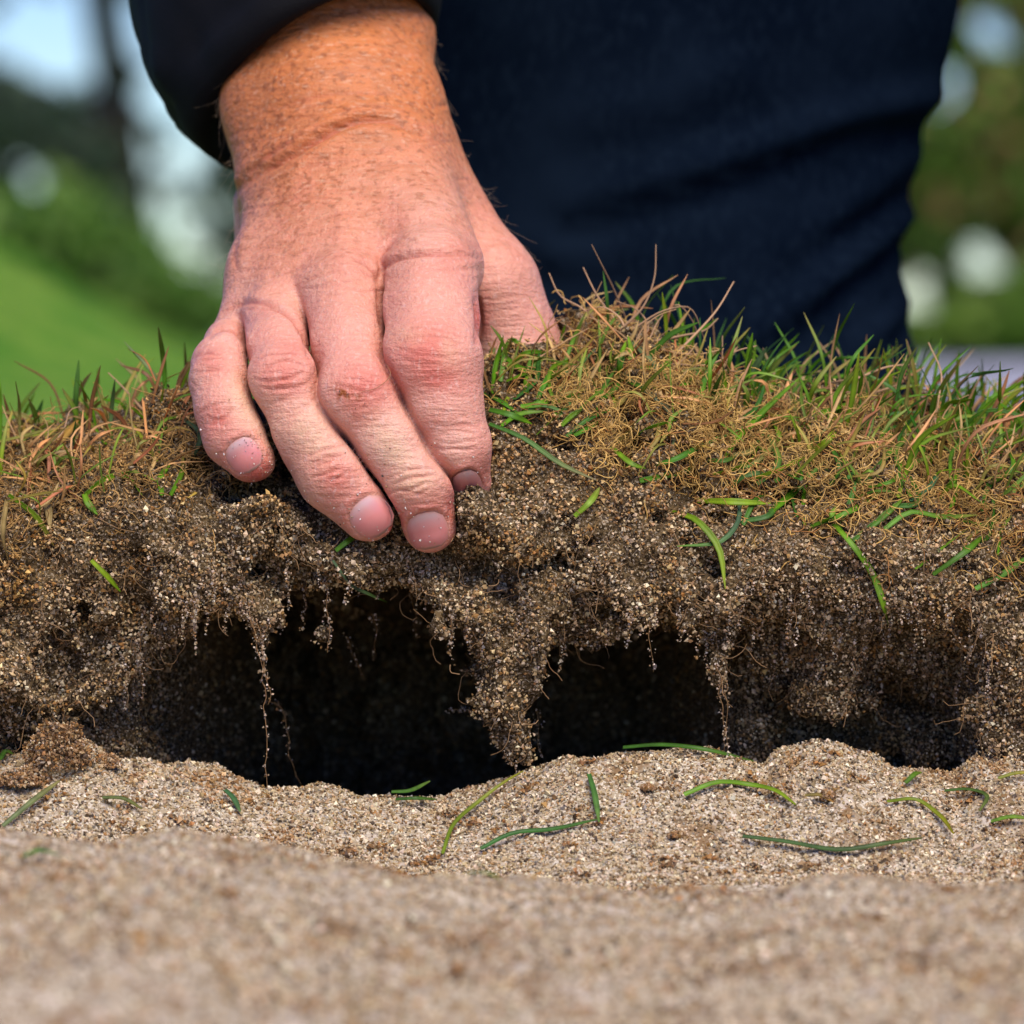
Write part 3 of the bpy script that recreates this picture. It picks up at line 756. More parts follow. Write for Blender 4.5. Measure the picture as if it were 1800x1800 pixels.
for pts, rmm in ST:
    yy = 0.05 + rg.uniform(-0.015, 0.01)
    path = [P(a, b, yy - 0.004 * k + rg.normal(0, 0.002)) for k, (a, b) in enumerate(pts)]
    h = TF.hit(*pts[0])
    if h is not None: path = [P(a, b, h[1] + 0.003 * k) for k, (a, b) in enumerate(pts)]
    stem('dry_stem', path, rmm * 0.001, np.array([0.50, 0.30, 0.16]) * rg.uniform(0.7, 1.3))

for k in range(34):
    px = rg.uniform(930, 1700) if k > 5 else rg.uniform(20, 330)
    py = np.interp(px, [0, 300, 950, 1050, 1150, 1350, 1550, 1800], [770, 720, 600, 575, 600, 690, 715, 760]) + rg.uniform(5, 40)
    h = TF.hit(px, py)
    if h is None: continue
    a = rg.normal(0.2, 0.75); L = rg.uniform(30, 105) * (1.2 if px < 1250 else 0.8); bw = rg.normal(0, 0.5)
    q = [P(px + L * t * math.sin(a + bw * t), py - L * t * math.cos(a + bw * t), h[1] - 0.002 + 0.004 * t) for t in (0, 0.35, 0.7, 1)]
    stem('dry_stem', q, rg.uniform(0.00016, 0.00034), np.array([0.50, 0.30, 0.14]) * rg.uniform(0.6, 1.3), n=9, sides=4)

# thatch: tangled dry fibres over the shoulder of the turf
def curly(p0, d0, length, r, n=9, curl=0.6):
    d = d0 / (np.linalg.norm(d0) + 1e-9); p = p0.copy(); out = [p.copy()]
    ax_ = r.normal(size=3)
    for k in range(n - 1):
        d = d + np.cross(ax_, d) * curl * r.uniform(0.1, 0.6) + r.normal(0, 0.28, 3)
        d /= np.linalg.norm(d); p = p + d * length / (n - 1); out.append(p.copy())
    return np.array(out)
r = np.random.default_rng(41)
parts = []; cols = []
def fibre(px, py, L, rad, colr, curl=0.7, lift=0.0012, down=0.0):
    h = turf_pt(px, py, lift)
    if h is None: return
    g = TF.grad(h)
    t = r.normal(size=3); t = t - g * (t @ g) * 0.8 + np.array([0, 0, -down])
    c = curly(h, t, L, r, 8, curl)
    v, q = tube(c, rad, 3)
    parts.append((v, q)); cols.append(np.broadcast_to(np.array(colr) * r.uniform(0.65, 1.35), v.shape))
for k in range(1900):                                   # right shoulder
    px = r.uniform(850, 1850)
    base = np.interp(px, [850, 950, 1050, 1200, 1400, 1600, 1850], [660, 640, 650, 720, 780, 800, 860])
    py = base + r.normal(38, 72)
    if px < 1000 and py > 720: continue
    if vn(np.array([[px, py, 0.0]]), 0.022, 3)[0] < -0.1: continue
    fibre(px, py, r.uniform(0.005, 0.016), r.uniform(0.00009, 0.0002), [0.62, 0.37, 0.10] if r.random() < 0.65 else [0.40, 0.18, 0.05], 0.9, r.uniform(0.0006, 0.0024))
for c, s, m in [((1160,680),26,220),((1230,700),24,200),((1070,780),26,160),((1010,690),24,150),((1250,740),28,200),((1540,760),50,260),((1420,790),45,220),((1330,760),40,200),((1640,840),45,220),((1760,900),40,160),((1250,800),30,120),((1480,880),35,110),((1060,550),30,160)]:   # denser tufts
    for k in range(m):
        fibre(c[0] + r.normal(0, s), c[1] + r.normal(0, s), r.uniform(0.004, 0.012), r.uniform(0.00008, 0.00018), [0.70, 0.44, 0.13], 1.2, r.uniform(0.0008, 0.0035))
for k in range(900):                                    # left shoulder
    px = r.uniform(-40, 420); py = np.interp(px, [0, 200, 400], [850, 790, 780]) + r.normal(15, 55)
    fibre(px, py, r.uniform(0.004, 0.012), r.uniform(0.00008, 0.00018), [0.50, 0.29, 0.09], 0.8, r.uniform(0.0004, 0.002))
for k in range(1100):                                   # fine roots in the torn face
    px = r.uniform(-40, 1840); py = r.uniform(900, 1300)
    fibre(px, py, r.uniform(0.003, 0.013), r.uniform(0.00006, 0.00012), [0.34, 0.20, 0.09], 0.5, 0.001, 0.9)
V, Q = join(parts)
o = make('thatch', V, Q, M_fibre, parent=turf, col=np.concatenate(cols)); tag(o, kind='stuff')
# flat dead leaves and fine pale blades matted among the fibres
mat_ = []
for k in range(420):
    left = r.random() < 0.25
    px = r.uniform(-30, 340) if left else 860 + 980 * r.random() ** 0.75
    py = (np.interp(px, [0, 200, 340], [830, 780, 750]) if left else np.interp(px, [850, 950, 1050, 1200, 1400, 1600, 1850], [660, 630, 620, 690, 740, 760, 820])) + r.normal(8, 48)
    h = turf_pt(px, py, 0.0008)
    if h is None: continue
    g = TF.grad(h); t = r.normal(size=3) + np.array([0.7, 0, 0.7]); t = t - g * (t @ g) * 0.6; t /= np.linalg.norm(t)
    L = r.uniform(0.006, 0.019)
    q = [h, h + t * L * 0.5 + g * r.uniform(0.001, 0.004), h + t * L + g * r.uniform(-0.001, 0.005) + r.normal(0, 0.0015, 3)]
    u_ = r.random()
    cb = np.array([0.52, 0.38, 0.14] if u_ < 0.35 else [0.34, 0.33, 0.06] if u_ < 0.6 else [0.17, 0.30, 0.03] if u_ < 0.85 else [0.38, 0.19, 0.07]) * r.uniform(0.75, 1.2)
    mat_.append(blade_mesh(np.array(q), r.uniform(0.0005, 0.0012), None, 0.3, tuple(cb), None, r, n=7))
V, Q = join([(a, b) for a, b, c in mat_])
o = make('dead_leaves', V, Q, M_blade, parent=turf, col=np.concatenate([c for a, b, c in mat_])); tag(o, kind='stuff')

# hanging roots with crumbs of sand
r = np.random.default_rng(51)
RT_ = [([(430,1030),(455,1100),(462,1180),(468,1260),(470,1380)],0.5,60),([(440,1060),(450,1130),(470,1200),(475,1240)],0.45,60),([(470,1230),(495,1250),(505,1300),(515,1350),(528,1385)],0.28,22),
       ([(575,1020),(578,1080),(576,1150)],0.4,45),([(610,1120),(620,1160),(640,1195)],0.25,14),([(248,1110),(246,1170),(250,1230)],0.4,34),([(1085,1070),(1090,1095),(1120,1102)],0.3,16),([(1035,1110),(1042,1147)],0.25,14),
       ([(1270,1120),(1258,1170),(1275,1230),(1272,1320)],0.45,50),([(1262,1170),(1268,1240),(1280,1320)],0.35,30),([(1425,1130),(1430,1170),(1428,1210)],0.3,26),([(785,1060),(792,1110),(790,1150)],0.3,22),([(790,1243),(830,1250),(850,1275)],0.3,26),
       ([(655,1080),(662,1130),(652,1160)],0.3,18),([(520,940),(540,990)],0.25,4),([(890,1320),(905,1360)],0.3,14),([(1562,1100),(1560,1160)],0.3,16),([(1650,1090),(1700,1140)],0.2,6),([(1310,1000),(1290,1030),(1250,1060)],0.2,4),([(340,1050),(345,1120)],0.3,20),([(720,1040),(735,1120)],0.25,16),([(1140,1090),(1150,1180)],0.25,16),([(945,1250),(948,1330)],0.3,24)]
gp_, gs_ = [], []
for pts, rmm, ng in RT_:
    h = TF.hit(*pts[0]); y0 = (h[1] if h is not None else 0.0) - 0.002
    y0 = min(y0, 0.03)
    path = resample([P(a, b, y0 + 0.001 * k) for k, (a, b) in enumerate(pts)], 22)
    path = path + np.stack([vn(path, 260, 2), vn(path, 260, 5), vn(path, 260, 9)], 1) * 0.0009
    V, Q = tube(path, np.linspace(rmm, rmm * 0.35, 22) * 0.00045, 5)
    make('root', V, Q, M_fibre, parent=turf, col=np.array([[0.30, 0.17, 0.07]]) * np.ones((len(V), 1)), loc=tuple(path[0]))
    t = r.random(ng * 2) ** 1.4
    k = (t * 21).astype(int)
    gp_.append(path[k] + r.normal(0, 0.0005, (len(k), 3)) * (1.6 - t[:, None])); gs_.append(r.uniform(0.0002, 0.00042, len(k)))
# ragged root beard under the front rim
for k in range(330):
    px = r.uniform(150, 1800); zb_ = np.interp(px2x(px), ax, z_bot); py = HOR + (CAMZ - zb_) * FPX / D0
    h = TF.hit(px, py - r.uniform(-60, 110))
    if h is None or h[1] > 0.06: continue
    L = r.uniform(0.002, 0.016) * r.random() ** 0.7
    ng = int(L / 0.00028)
    pth = h + np.array([0, -0.0006, 0]) + np.stack([np.cumsum(r.normal(0, 0.00016, ng)), np.cumsum(r.normal(0, 0.00012, ng)), -np.linspace(0, L, ng)], 1)
    gp_.append(pth + r.normal(0, 0.0003, pth.shape)); gs_.append(r.uniform(0.0002, 0.00042, ng))
gp_ = np.concatenate(gp_); gs_ = np.concatenate(gs_)
V, F, C = grains(gp_, gs_, r, [3.0, 2.6, 2.4, 1.6, 2.0, 1.4, 1.0, 0.9], np.array([0.9, 0.82, 0.72]))
o = make('hanging_crumbs', V, F, M_grain, parent=turf, smooth=False, col=C); tag(o, kind='stuff')

# ------------------------------------------------------------------ the person
person = empty('person', (0.04, 0.40, 0.02), 'crouching person in black jacket and dark navy jeans gripping the turf with one hand', 'person')
V, Q = HF.mesh()
V = laplace(V, Q, 3, 0.5)
N = normals(V, Q)
hx, hy = proj(V)
tc_ = CAM - V; tc_ /= np.linalg.norm(tc_, axis=1, keepdims=True)
front = sstep(-0.05, 0.25, (N * tc_).sum(1))
def polydist(pts):
    pts = np.array(pts, float); best = np.full(len(hx), 1e9)
    lo = pts.min(0) - 40; hi = pts.max(0) + 40
    sel = np.where((hx > lo[0]) & (hx < hi[0]) & (hy > lo[1]) & (hy < hi[1]))[0]
    pts = resample(pts, max(12, len(pts) * 6))
    tt = np.linspace(0, 1, len(pts)); tb = np.zeros(len(hx))
    for k in range(len(pts) - 1):
        a, b = pts[k], pts[k + 1]; d = b - a
        t = np.clip(((hx[sel] - a[0]) * d[0] + (hy[sel] - a[1]) * d[1]) / (d @ d + 1e-9), 0, 1)
        dd = np.hypot(hx[sel] - a[0] - t * d[0], hy[sel] - a[1] - t * d[1])
        up = dd < best[sel]
        best[sel[up]] = dd[up]; tb[sel[up]] = tt[k]
    return best, tb
disp = np.zeros(len(V)); red = np.zeros(len(V)); dark = np.zeros(len(V))
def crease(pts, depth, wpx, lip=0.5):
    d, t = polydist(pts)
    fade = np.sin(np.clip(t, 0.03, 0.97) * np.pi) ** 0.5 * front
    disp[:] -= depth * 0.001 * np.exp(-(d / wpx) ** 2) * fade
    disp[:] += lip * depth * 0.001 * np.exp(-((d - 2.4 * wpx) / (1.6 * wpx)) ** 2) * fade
    dark[:] = np.maximum(dark, 0.75 * np.exp(-(d / (wpx * 0.8)) ** 2) * fade * min(1, depth / 0.4))  # mask for the shade painted along each crease
crease([(664,500),(666,530),(670,570)], 1.2, 4.0, 0.2)
crease([(664,500),(670,480),(690,460),(730,449),(790,447),(830,452)], 1.0, 4.5)
crease([(664,500),(655,480),(640,465),(620,458)], 0.5, 4)
crease([(666,495),(650,487),(625,470)], 0.25, 3.5)
crease([(700,420),(670,450),(664,490)], 0.5, 4)
crease([(368,592),(385,580),(410,583),(428,602)], 1.1, 4.5)
crease([(440,545),(480,543),(512,560),(532,590),(545,630)], 1.0, 4.5)
crease([(395,548),(440,532),(490,540)], 0.5, 5)
crease([(415,335),(450,310),(500,280),(560,245),(620,216),(680,212),(740,235)], 1.7, 7.5, 0.7)
crease([(430,310),(480,270),(530,240)], 0.8, 6)
crease([(560,215),(640,190),(720,200)], 0.25, 5)
crease([(455,205),(560,170),(700,165)], 0.2, 5)
crease([(836,515),(842,555),(840,600)], 1.6, 6, 0.1)
crease([(420,410),(412,450),(418,480)], 0.3, 5)
rk = np.random.default_rng(61)
def knuckle(cx, cy, wd, n, gap, ang, depth, bow=10):
    ca, sa = math.cos(ang), math.sin(ang)
    for k in range(n):
        o_ = (k - (n - 1) / 2) * gap + rk.normal(0, gap * 0.15)
        w0 = wd * rk.uniform(0.7, 1.05); s0 = rk.normal(0, wd * 0.1)
        pts = []
        for u_ in (-1, -0.5, 0, 0.5, 1):
            lx = u_ * w0 + s0; ly = o_ - bow * (1 - u_ * u_) * (1 if o_ <= 0 else -0.6) + rk.normal(0, 1.5)
            pts.append((cx + lx * ca - ly * sa, cy + lx * sa + ly * ca))
        crease(pts, depth * rk.uniform(0.5, 1.15), rk.uniform(2.4, 3.4), 0.2)
knuckle(752, 610, 62, 4, 13, 0.1, 0.22, 14); knuckle(765, 690, 50, 3, 12, 0.2, 0.16, 8); knuckle(800, 768, 38, 4, 11, 0.0, 0.50, 5)
knuckle(628, 672, 55, 4, 14, 0.1, 0.22, 12); knuckle(640, 725, 50, 4, 11, -0.45, 0.16, 4); knuckle(725, 848, 44, 4, 11, -0.25, 0.55, 5)
knuckle(495, 655, 46, 4, 14, -0.1, 0.55, 14); knuckle(510, 715, 42, 3, 12, -0.35, 0.22, 4); knuckle(578, 818, 42, 5, 12, -0.35, 0.48, 4)
knuckle(368, 638, 32, 3, 11, -0.15, 0.4, 6); knuckle(385, 728, 32, 3, 12, -0.4, 0.4, 5)
for k in range(110):                                     # fine lines across wrist and back of the hand
    cx, cy = rk.uniform(420, 840), rk.uniform(60, 520)
    ln = rk.uniform(25, 70); a = rk.normal(-0.15, 0.15)
    crease([(cx - ln, cy + ln * 0.15 * rk.normal() + ln * a * -1), (cx, cy), (cx + ln, cy + ln * a * 0.6)], rk.uniform(0.06, 0.16), rk.uniform(2.6, 4), 0.3)
# tendons and knuckle hollows on the back of the hand
def ridge(pts, hgt, wpx):
    d, t = polydist(pts)
    disp[:] += hgt * 0.001 * np.exp(-(d / wpx) ** 2) * front * np.sin(np.clip(t, 0.02, 0.98) * np.pi) ** 0.7
ridge([(690,330),(720,400),(752,450)], 0.5, 22); ridge([(620,330),(612,420),(610,500)], 0.4, 20); ridge([(560,360),(525,460),(500,530)], 0.3, 20)
ridge([(560,330),(600,380),(585,450)], 0.35, 9); ridge([(740,340),(800,420),(838,500)], 0.6, 20)
NAILS = [('index', (821,850), (0.32,0.95), 24, 25), ('middle', (752,932), (0.22,0.97), 36, 33), ('ring', (653,908), (0.62,0.78), 37, 36), ('pinky', (429,800), (0.55,0.83), 30, 31)]
for nm, c, d, hw, hl in NAILS:
    d = np.array(d) / np.hypot(*d); pr = np.array([-d[1], d[0]])
    uu = ((hx - c[0]) * pr[0] + (hy - c[1]) * pr[1]) / hw; vv = ((hx - c[0]) * d[0] + (hy - c[1]) * d[1]) / hl
    rho = (np.abs(uu) ** 2.6 + np.abs(vv) ** 2.6) ** (1 / 2.6)
    f = front * (rho < 2.2)
    disp += 0.00025 * np.exp(-((rho - 1.22) / 0.16) ** 2) * f * sstep(1.1, 0.3, vv) - 0.00030 * sstep(1.08, 0.97, rho) * f
    red += 0.35 * np.exp(-((rho - 1.2) / 0.25) ** 2) * f
disp += 0.00012 * fbm(V, 260, 4, 3) + 0.00035 * fbm(V, 70, 6, 2)
V = V + N * disp[:, None]
V = laplace(V, Q, 1, 0.25)
# skin tones of its own: pink fingers, ruddy knuckles, tanned freckled wrist; crease shade is painted on top
def blob(px, py, rx, ry=None, ang=0.0):
    ry = ry or rx; ca, sa = math.cos(ang), math.sin(ang)
    a = (hx - px) * ca + (hy - py) * sa; b = -(hx - px) * sa + (hy - py) * ca
    return np.exp(-((a / rx) ** 2 + (b / ry) ** 2))
pink = np.array([0.71, 0.325, 0.23]); pale = np.array([0.77, 0.47, 0.345]); tan = np.array([0.60, 0.195, 0.058]); redc = np.array([0.62, 0.15, 0.105]); yel = np.array([0.70, 0.46, 0.27])
C = np.tile(pink, (len(V), 1))
def mixc(C, col, w_): return C + (np.asarray(col) - C) * np.clip(w_, 0, 1)[:, None]
tanw = sstep(600, 190, hy + 0.18 * (hx - 560) + 40 * vn(V, 45, 2))
C = mixc(C, tan, tanw)
C = mixc(C, pale, 0.6 * sstep(-0.2, 0.6, fbm(V, 55, 9)) * (1 - tanw))
C = mixc(C, [0.66, 0.25, 0.18], 0.35 * sstep(0.0, 0.6, fbm(V, 90, 19)) * (1 - 0.6 * tanw))
for b, s in [(blob(750,610,60,40),0.75),(blob(765,660,55,35),0.65),(blob(760,740,40),0.3),(blob(630,680,50,36),0.55),(blob(640,720,40),0.35),(blob(495,665,42,34),0.55),(blob(372,640,30),0.45),(blob(385,735,32),0.45),
             (blob(580,830,45,38,0.9),0.6),(blob(600,870,40),0.35),(blob(740,890,45),0.25),(blob(455,830,28,34),0.75),(blob(690,915,18,30),0.7),(blob(795,890,14,30),0.6),(blob(850,560,14,40),0.7),(blob(520,620,40),0.2),(blob(850,830,20,40),0.35),(blob(780,450,60,30),0.2)]:
    C = mixc(C, redc, 1.7 * s * b * (0.75 + 0.5 * fbm(V, 120, 3)))
for b, s in [(blob(545,770,30,60,-0.6),0.55),(blob(690,790,26,70,-0.6),0.5),(blob(725,852,45,16,-0.2),0.5),(blob(425,700,26,50,-0.3),0.5),(blob(470,750,25,60,-0.4),0.4),(blob(720,590,40,20),0.3),(blob(790,620,20,30),0.35),(blob(520,860,40,40),0.35)]:
    C = mixc(C, yel, s * b)
C = mixc(C, redc, np.clip(red, 0, 0.6))
C = mixc(C, [0.40, 0.085, 0.05], 0.75 * dark)  # shade of the creases painted into the skin colour
scab = blob(602,690,14,12) * sstep(-0.15, 0.3, vn(V, 900, 3)) + 0.6 * blob(622,698,14,9) * sstep(0.0, 0.4, vn(V, 900, 5))
C = mixc(C, [0.33, 0.085, 0.012], 1.6 * scab)
C = np.c_[np.clip(C, 0.01, 1), sstep(600, 260, hy + 0.15 * (hx - 560) + 40 * vn(V, 45, 2))]
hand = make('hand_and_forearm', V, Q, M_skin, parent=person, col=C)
hand['label'] = 'freckled hand with fingers dug into the turf and thumb behind'
# fingernails
for nm, c, d, hw, hl in NAILS:
    d = np.array(d) / np.hypot(*d); pr = np.array([-d[1], d[0]])
    nu, nv = 15, 15; pts = np.zeros((nu, nv, 3)); colr = np.zeros((nu, nv, 3))
    hc = HF.hit(*c)
    for i, a in enumerate(np.linspace(0, 1, nu)):        # polar layout: ring, angle
        for j in range(nv):
            t = j / nv * 2 * math.pi
            ct, st_ = math.cos(t), math.sin(t)
            rr = a / (abs(ct) ** 2.8 + abs(st_) ** 2.8) ** (1 / 2.8)
            uu, vv = rr * ct, rr * st_
            if vv < 0: vv *= 0.95
            q = c + uu * hw * pr + vv * hl * d
            h = HF.hit(*q)
            if h is None or abs(h[1] - hc[1]) > 0.006: h = P(q[0], q[1], hc[1] + 0.003)
            g = HF.grad(h)
            bulge = 0.00020 * (1 - 0.95 * a ** 4) + 0.00008 * max(vv, 0) ** 2 + (0.00035 if nm == 'index' else 0)
            pts[i, j] = h + g * bulge
            k = np.array([0.66, 0.235, 0.21]) + (np.array([0.66, 0.36, 0.34]) - np.array([0.66, 0.235, 0.21])) * np.clip(-vv * 1.4, 0, 1)
            if vv < -0.45: k = k + (np.array([0.60, 0.47, 0.45]) - k) * min(1, (-vv - 0.45) * 1.8) * (0.8 if abs(uu) < 0.6 else 0.2)
            if vv > 0.80: k = k + (np.array([0.62, 0.46, 0.36]) - k) * min(0.6, (vv - 0.80) * 4)
            k = k + (np.array([0.66, 0.30, 0.23]) - k) * max(0.0, (a - 0.85) / 0.15) * (0.8 if vv < 0.6 else 0)
            if vv > 0.88: k = k + (np.array([0.20, 0.11, 0.06]) - k) * 0.55
            colr[i, j] = k
    Vn = pts.reshape(-1, 3); Qn = []
    for i in range(nu - 1):
        for j in range(nv):
            Qn.append([i * nv + j, i * nv + (j + 1) % nv, (i + 1) * nv + (j + 1) % nv, (i + 1) * nv + j])
    o = make('fingernail', Vn, np.array(Qn), M_nail, parent=hand, col=colr.reshape(-1, 3))
# fine hairs on forearm and hand
r = np.random.default_rng(71)
cand = np.where((hy < 520) & (hy > 20) & (hx > 380) & ((N * tc_).sum(1) > -0.35))[0]
rim = np.where((hy < 480) & (hy > 60) & (np.abs((N * tc_).sum(1)) < 0.3))[0]
parts = []
for k in np.r_[r.choice(cand, 120), r.choice(rim, 130)]:
    n_ = N[k]; d_ = np.array([r.normal(0.25, 0.3), r.normal(-0.2, 0.2), -0.8 + r.normal(0, 0.25)]); d_ = d_ - n_ * (d_ @ n_); d_ = d_ / np.linalg.norm(d_) + n_ * r.uniform(0.15, 0.7)
    L = r.uniform(0.002, 0.006)
    p0 = V[k] - n_ * 0.0002; b = r.normal(0, 0.45, 3)
    pth = np.array([p0 + d_ * L * t + b * L * t * t for t in np.linspace(0, 1, 5)])
    parts.append(tube(pth, np.linspace(0.000024, 0.00001, 5), 3))
Vh, Qh = join(parts)
o = make('arm_hair', Vh, Qh, M_hair, parent=hand); tag(o, kind='stuff')
# sand grains and specks on the fingers
r = np.random.default_rng(73)
def dust(spots, size, probs):
    ps = []
    for cx, cy, s, n in spots:
        for k in range(n):
            h = HF.hit(cx + r.normal(0, s), cy + r.normal(0, s))
            if h is not None: ps.append(h + HF.grad(h) * 0.0003)
    ps = np.array(ps)
    return grains(ps, r.uniform(*size, len(ps)), r, probs)
a = dust([(390,790,22,16),(465,790,18,18),(440,770,15,8),(400,835,18,12),(600,850,45,14),(650,850,30,12),(700,850,30,8),(640,810,30,6),(600,930,30,26),(560,880,25,18),(660,945,22,16),(745,965,22,26),(790,900,16,14),(705,900,14,12),(415,840,22,22),(470,820,12,12),(835,850,16,14),(560,850,30,8),(790,790,30,7),(770,770,15,4),(830,800,20,5)], (0.00012, 0.00028), [2, 2, 3, 4, 1, 1, 0.5, 0.5])
b = dust([(460,785,16,12),(440,770,20,8),(602,692,10,10),(620,720,12,4),(400,720,40,4),(700,560,20,2)], (0.00012, 0.00026), [0, 0, 0, 0, 2, 1, 3, 0])
V2 = np.concatenate([a[0], b[0]]); F2 = np.concatenate([a[1], b[1] + len(a[0])]); C2 = np.concatenate([a[2], b[2]])
o = make('clinging_grit', V2, F2, M_grain, parent=hand, smooth=False, col=C2); tag(o, kind='stuff')
hp = [HF.hit(a, b) for a, b in [(682,640),(678,665),(660,683),(630,690)]]
hp = [q + HF.grad(q) * (0.0004 + 0.0012 * (k == 1)) for k, q in enumerate(hp) if q is not None]
stem('root_strand', hp, 0.00011, (0.35, 0.19, 0.09), parent=hand, sides=4)

# sleeve: a tube with a turned hem and an inside
def ring(c, U, Vv, cy, ph):
    out = []
    for a in ph:
        px = c[0] + math.cos(a) * U[0] + math.sin(a) * Vv[0]; py = c[1] + math.cos(a) * U[1] + math.sin(a) * Vv[1]
        out.append(P(px, py, (cy + math.cos(a) * U[2] + math.sin(a) * Vv[2]) * 0.001))
    return np.array(out)
ph = np.linspace(0, 2 * np.pi, 96, endpoint=False)
keys = [ # centre px, U (right), V (front), depth mm : inside first, over the hem, up the arm
 ((556,40), (178,-62,4), (18,-128,-34), 140), ((561,110), (182,-68,4), (18,-134,-35), 122), ((564,136), (186,-72,4), (19,-138,-36), 110),
 ((565,143), (194,-75,4), (20,-142,-37), 107), ((562,138), (204,-78,4), (20,-148,-40), 107), ((552,118), (222,-84,4), (20,-152,-44), 112), ((545,96), (234,-86,4), (20,-156,-46), 117),
 ((541,84), (236,-86,4), (20,-156,-46), 120), ((536,70), (246,-88,4), (20,-160,-48), 124), ((520,10), (262,-84,4), (20,-170,-52), 140), ((505,-80), (268,-80,4), (18,-175,-56), 160), ((480,-220), (275,-75,4), (15,-180,-60), 190),
 ((440,-480), (285,-60,4), (10,-185,-66), 245), ((410,-800), (300,-40,4), (5,-190,-70), 310), ((440,-1200), (320,-20,4), (0,-150,-90), 390), ((560,-1700), (360,0,4), (0,-120,-110), 470)]
rows = [ring(c, U, Vv, cy, ph) for c, U, Vv, cy in keys]
Vs = []
for k, rw in enumerate(rows):
    if k >= 4:
        cc = rw.mean(0); out_ = rw - cc; L = np.linalg.norm(out_, axis=1, keepdims=True)
        rw = rw + out_ / L * (0.0030 * min(1, (k - 3) / 4) * (vn(rw, 45, 6) + 0.6 * vn(rw, 110, 8))[:, None])
    Vs.append(rw)
rows = np.array(Vs)
fine = np.stack([resample(rows[:, j], 120) for j in range(96)], 1)
seam = np.exp(-((np.arange(120) - 46) / 1.2) ** 2)
cc = fine.mean(1, keepdims=True); fine = fine - (fine - cc) / np.linalg.norm(fine - cc, axis=2, keepdims=True) * (0.0013 * seam)[:, None, None]
V = fine.reshape(-1, 3)
i = (np.arange(119)[:, None] * 96 + np.arange(96)[None]); i2 = np.arange(119)[:, None] * 96 + (np.arange(96)[None] + 1) % 96
Q = np.stack([i, i + 96, i2 + 96, i2], -1).reshape(-1, 4)
slv = make('jacket_sleeve', V, Q, M_jacket, parent=person)
# jacket body and far sleeve
JF = Field((-0.35, 0.2, 0.1), (0.55, 1.05, 1.05), 0.014, 0.2)
def jc(a, b, ra, rb, k=0.008): JF.cone(a, b, ra, rb, k, 0.06)
jc(P(1420,-260,0.37), P(1572,45,0.36), 0.045, 0.0205); jc(P(1830,-90,0.36), P(1900,-500,0.40), 0.013, 0.05)
jc((0.02, 0.80, 0.47), (0.02, 0.60, 0.82), 0.18, 0.18, 0.03); jc((0.12, 0.78, 0.47), (0.14, 0.62, 0.80), 0.16, 0.16, 0.03)
jc((0.30, 0.60, 0.80), (0.26, 0.42, 0.46), 0.075, 0.06); jc((0.26, 0.42, 0.46), (0.17, 0.37, 0.31), 0.06, 0.04); jc((-0.12, 0.60, 0.80), (-0.1, 0.56, 0.74), 0.08, 0.075)
V, Q = JF.mesh(); V = laplace(V, Q, 3); N2 = normals(V, Q); V = V + N2 * (0.004 * fbm(V, 14, 3))[:, None]
make('jacket', V, Q, M_jacket, parent=person)
# jeans
JN = Field((-0.16, 0.22, 0.0), (0.36, 0.9, 0.56), 0.0048, 0.1)
def jn(a, b, ra, rb, k=0.02): JN.cone(a, b, ra, rb, k, 0.04)
yj = 0.385
L1 = [(1125,1010,512),(1120,700,512),(1108,560,494),(1112,430,482),(1140,280,474),(1180,130,470),(1235,-40,468),(1290,-500,480),(1280,-1100,470)]
for a, b in zip(L1[:-1], L1[1:]):
    jn(P(a[0], a[1], yj), P(b[0], b[1], yj), RP(a[2], yj - 0.09), RP(b[2], yj - 0.09), 0.004)
kn = P(1280, -1100, yj)
jn(kn, np.array([0.07, 0.72, 0.34]), 0.085, 0.10); 
jn((0.04, 0.74, 0.05), (0.05, 0.62, 0.36), 0.055, 0.08)
JN.F[:, :, 0] = 0.02
V, Q = JN.mesh(); V = laplace(V, Q, 4); N2 = normals(V, Q)
hx, hy = proj(V); tcx = CAM - V; tcx /= np.linalg.norm(tcx, axis=1, keepdims=True); front = sstep(-0.2, 0.2, (N2 * tcx).sum(1)) * (V[:, 1] < 0.45)
disp = np.zeros(len(V)); dark = np.zeros(len(V)); red = np.zeros(len(V))
for pts, hgt, wpx in [([(1655,165),(1500,200),(1350,255),(1180,310),(1000,360)], 5.5, 26), ([(1610,360),(1520,440),(1420,520),(1330,590),(1240,660)], 6.0, 24), ([(1640,250),(1560,300),(1460,380),(1380,440)], 2.5, 24), ([(1600,520),(1520,600),(1450,680)], 3.0, 24), ([(1560,560),(1555,640),(1550,720)], 3.0, 14), ([(1300,120),(1150,180),(1000,200)], 2.0, 40), ([(1620,300),(1540,345),(1450,400)], 2.5, 15), ([(1590,450),(1500,540),(1420,600)], 2.2, 14), ([(1630,205),(1480,265),(1330,330)], 2.0, 16), ([(1420,560),(1340,640),(1260,700)], 2.2, 16), ([(1565,180),(1545,330),(1535,480),(1545,620),(1560,720)], 2.6, 8), ([(900,420),(1000,450),(1120,440)], 2.0, 30)]:
    d, t = polydist(pts)
    fd = np.sin(np.clip(0.15 + 0.83 * t, 0, 1) * np.pi) ** 0.6 * front
    disp += hgt * 0.001 * np.exp(-(d / wpx) ** 2) * fd
    d2, t = polydist([(a, b + wpx * 1.9) for a, b in pts])
    disp -= hgt * 0.0008 * np.exp(-(d2 / (wpx * 0.9)) ** 2) * fd
disp += 0.0015 * fbm(V, 22, 5)
V = V + N2 * disp[:, None]
make('jeans', V, Q, M_denim, parent=person)

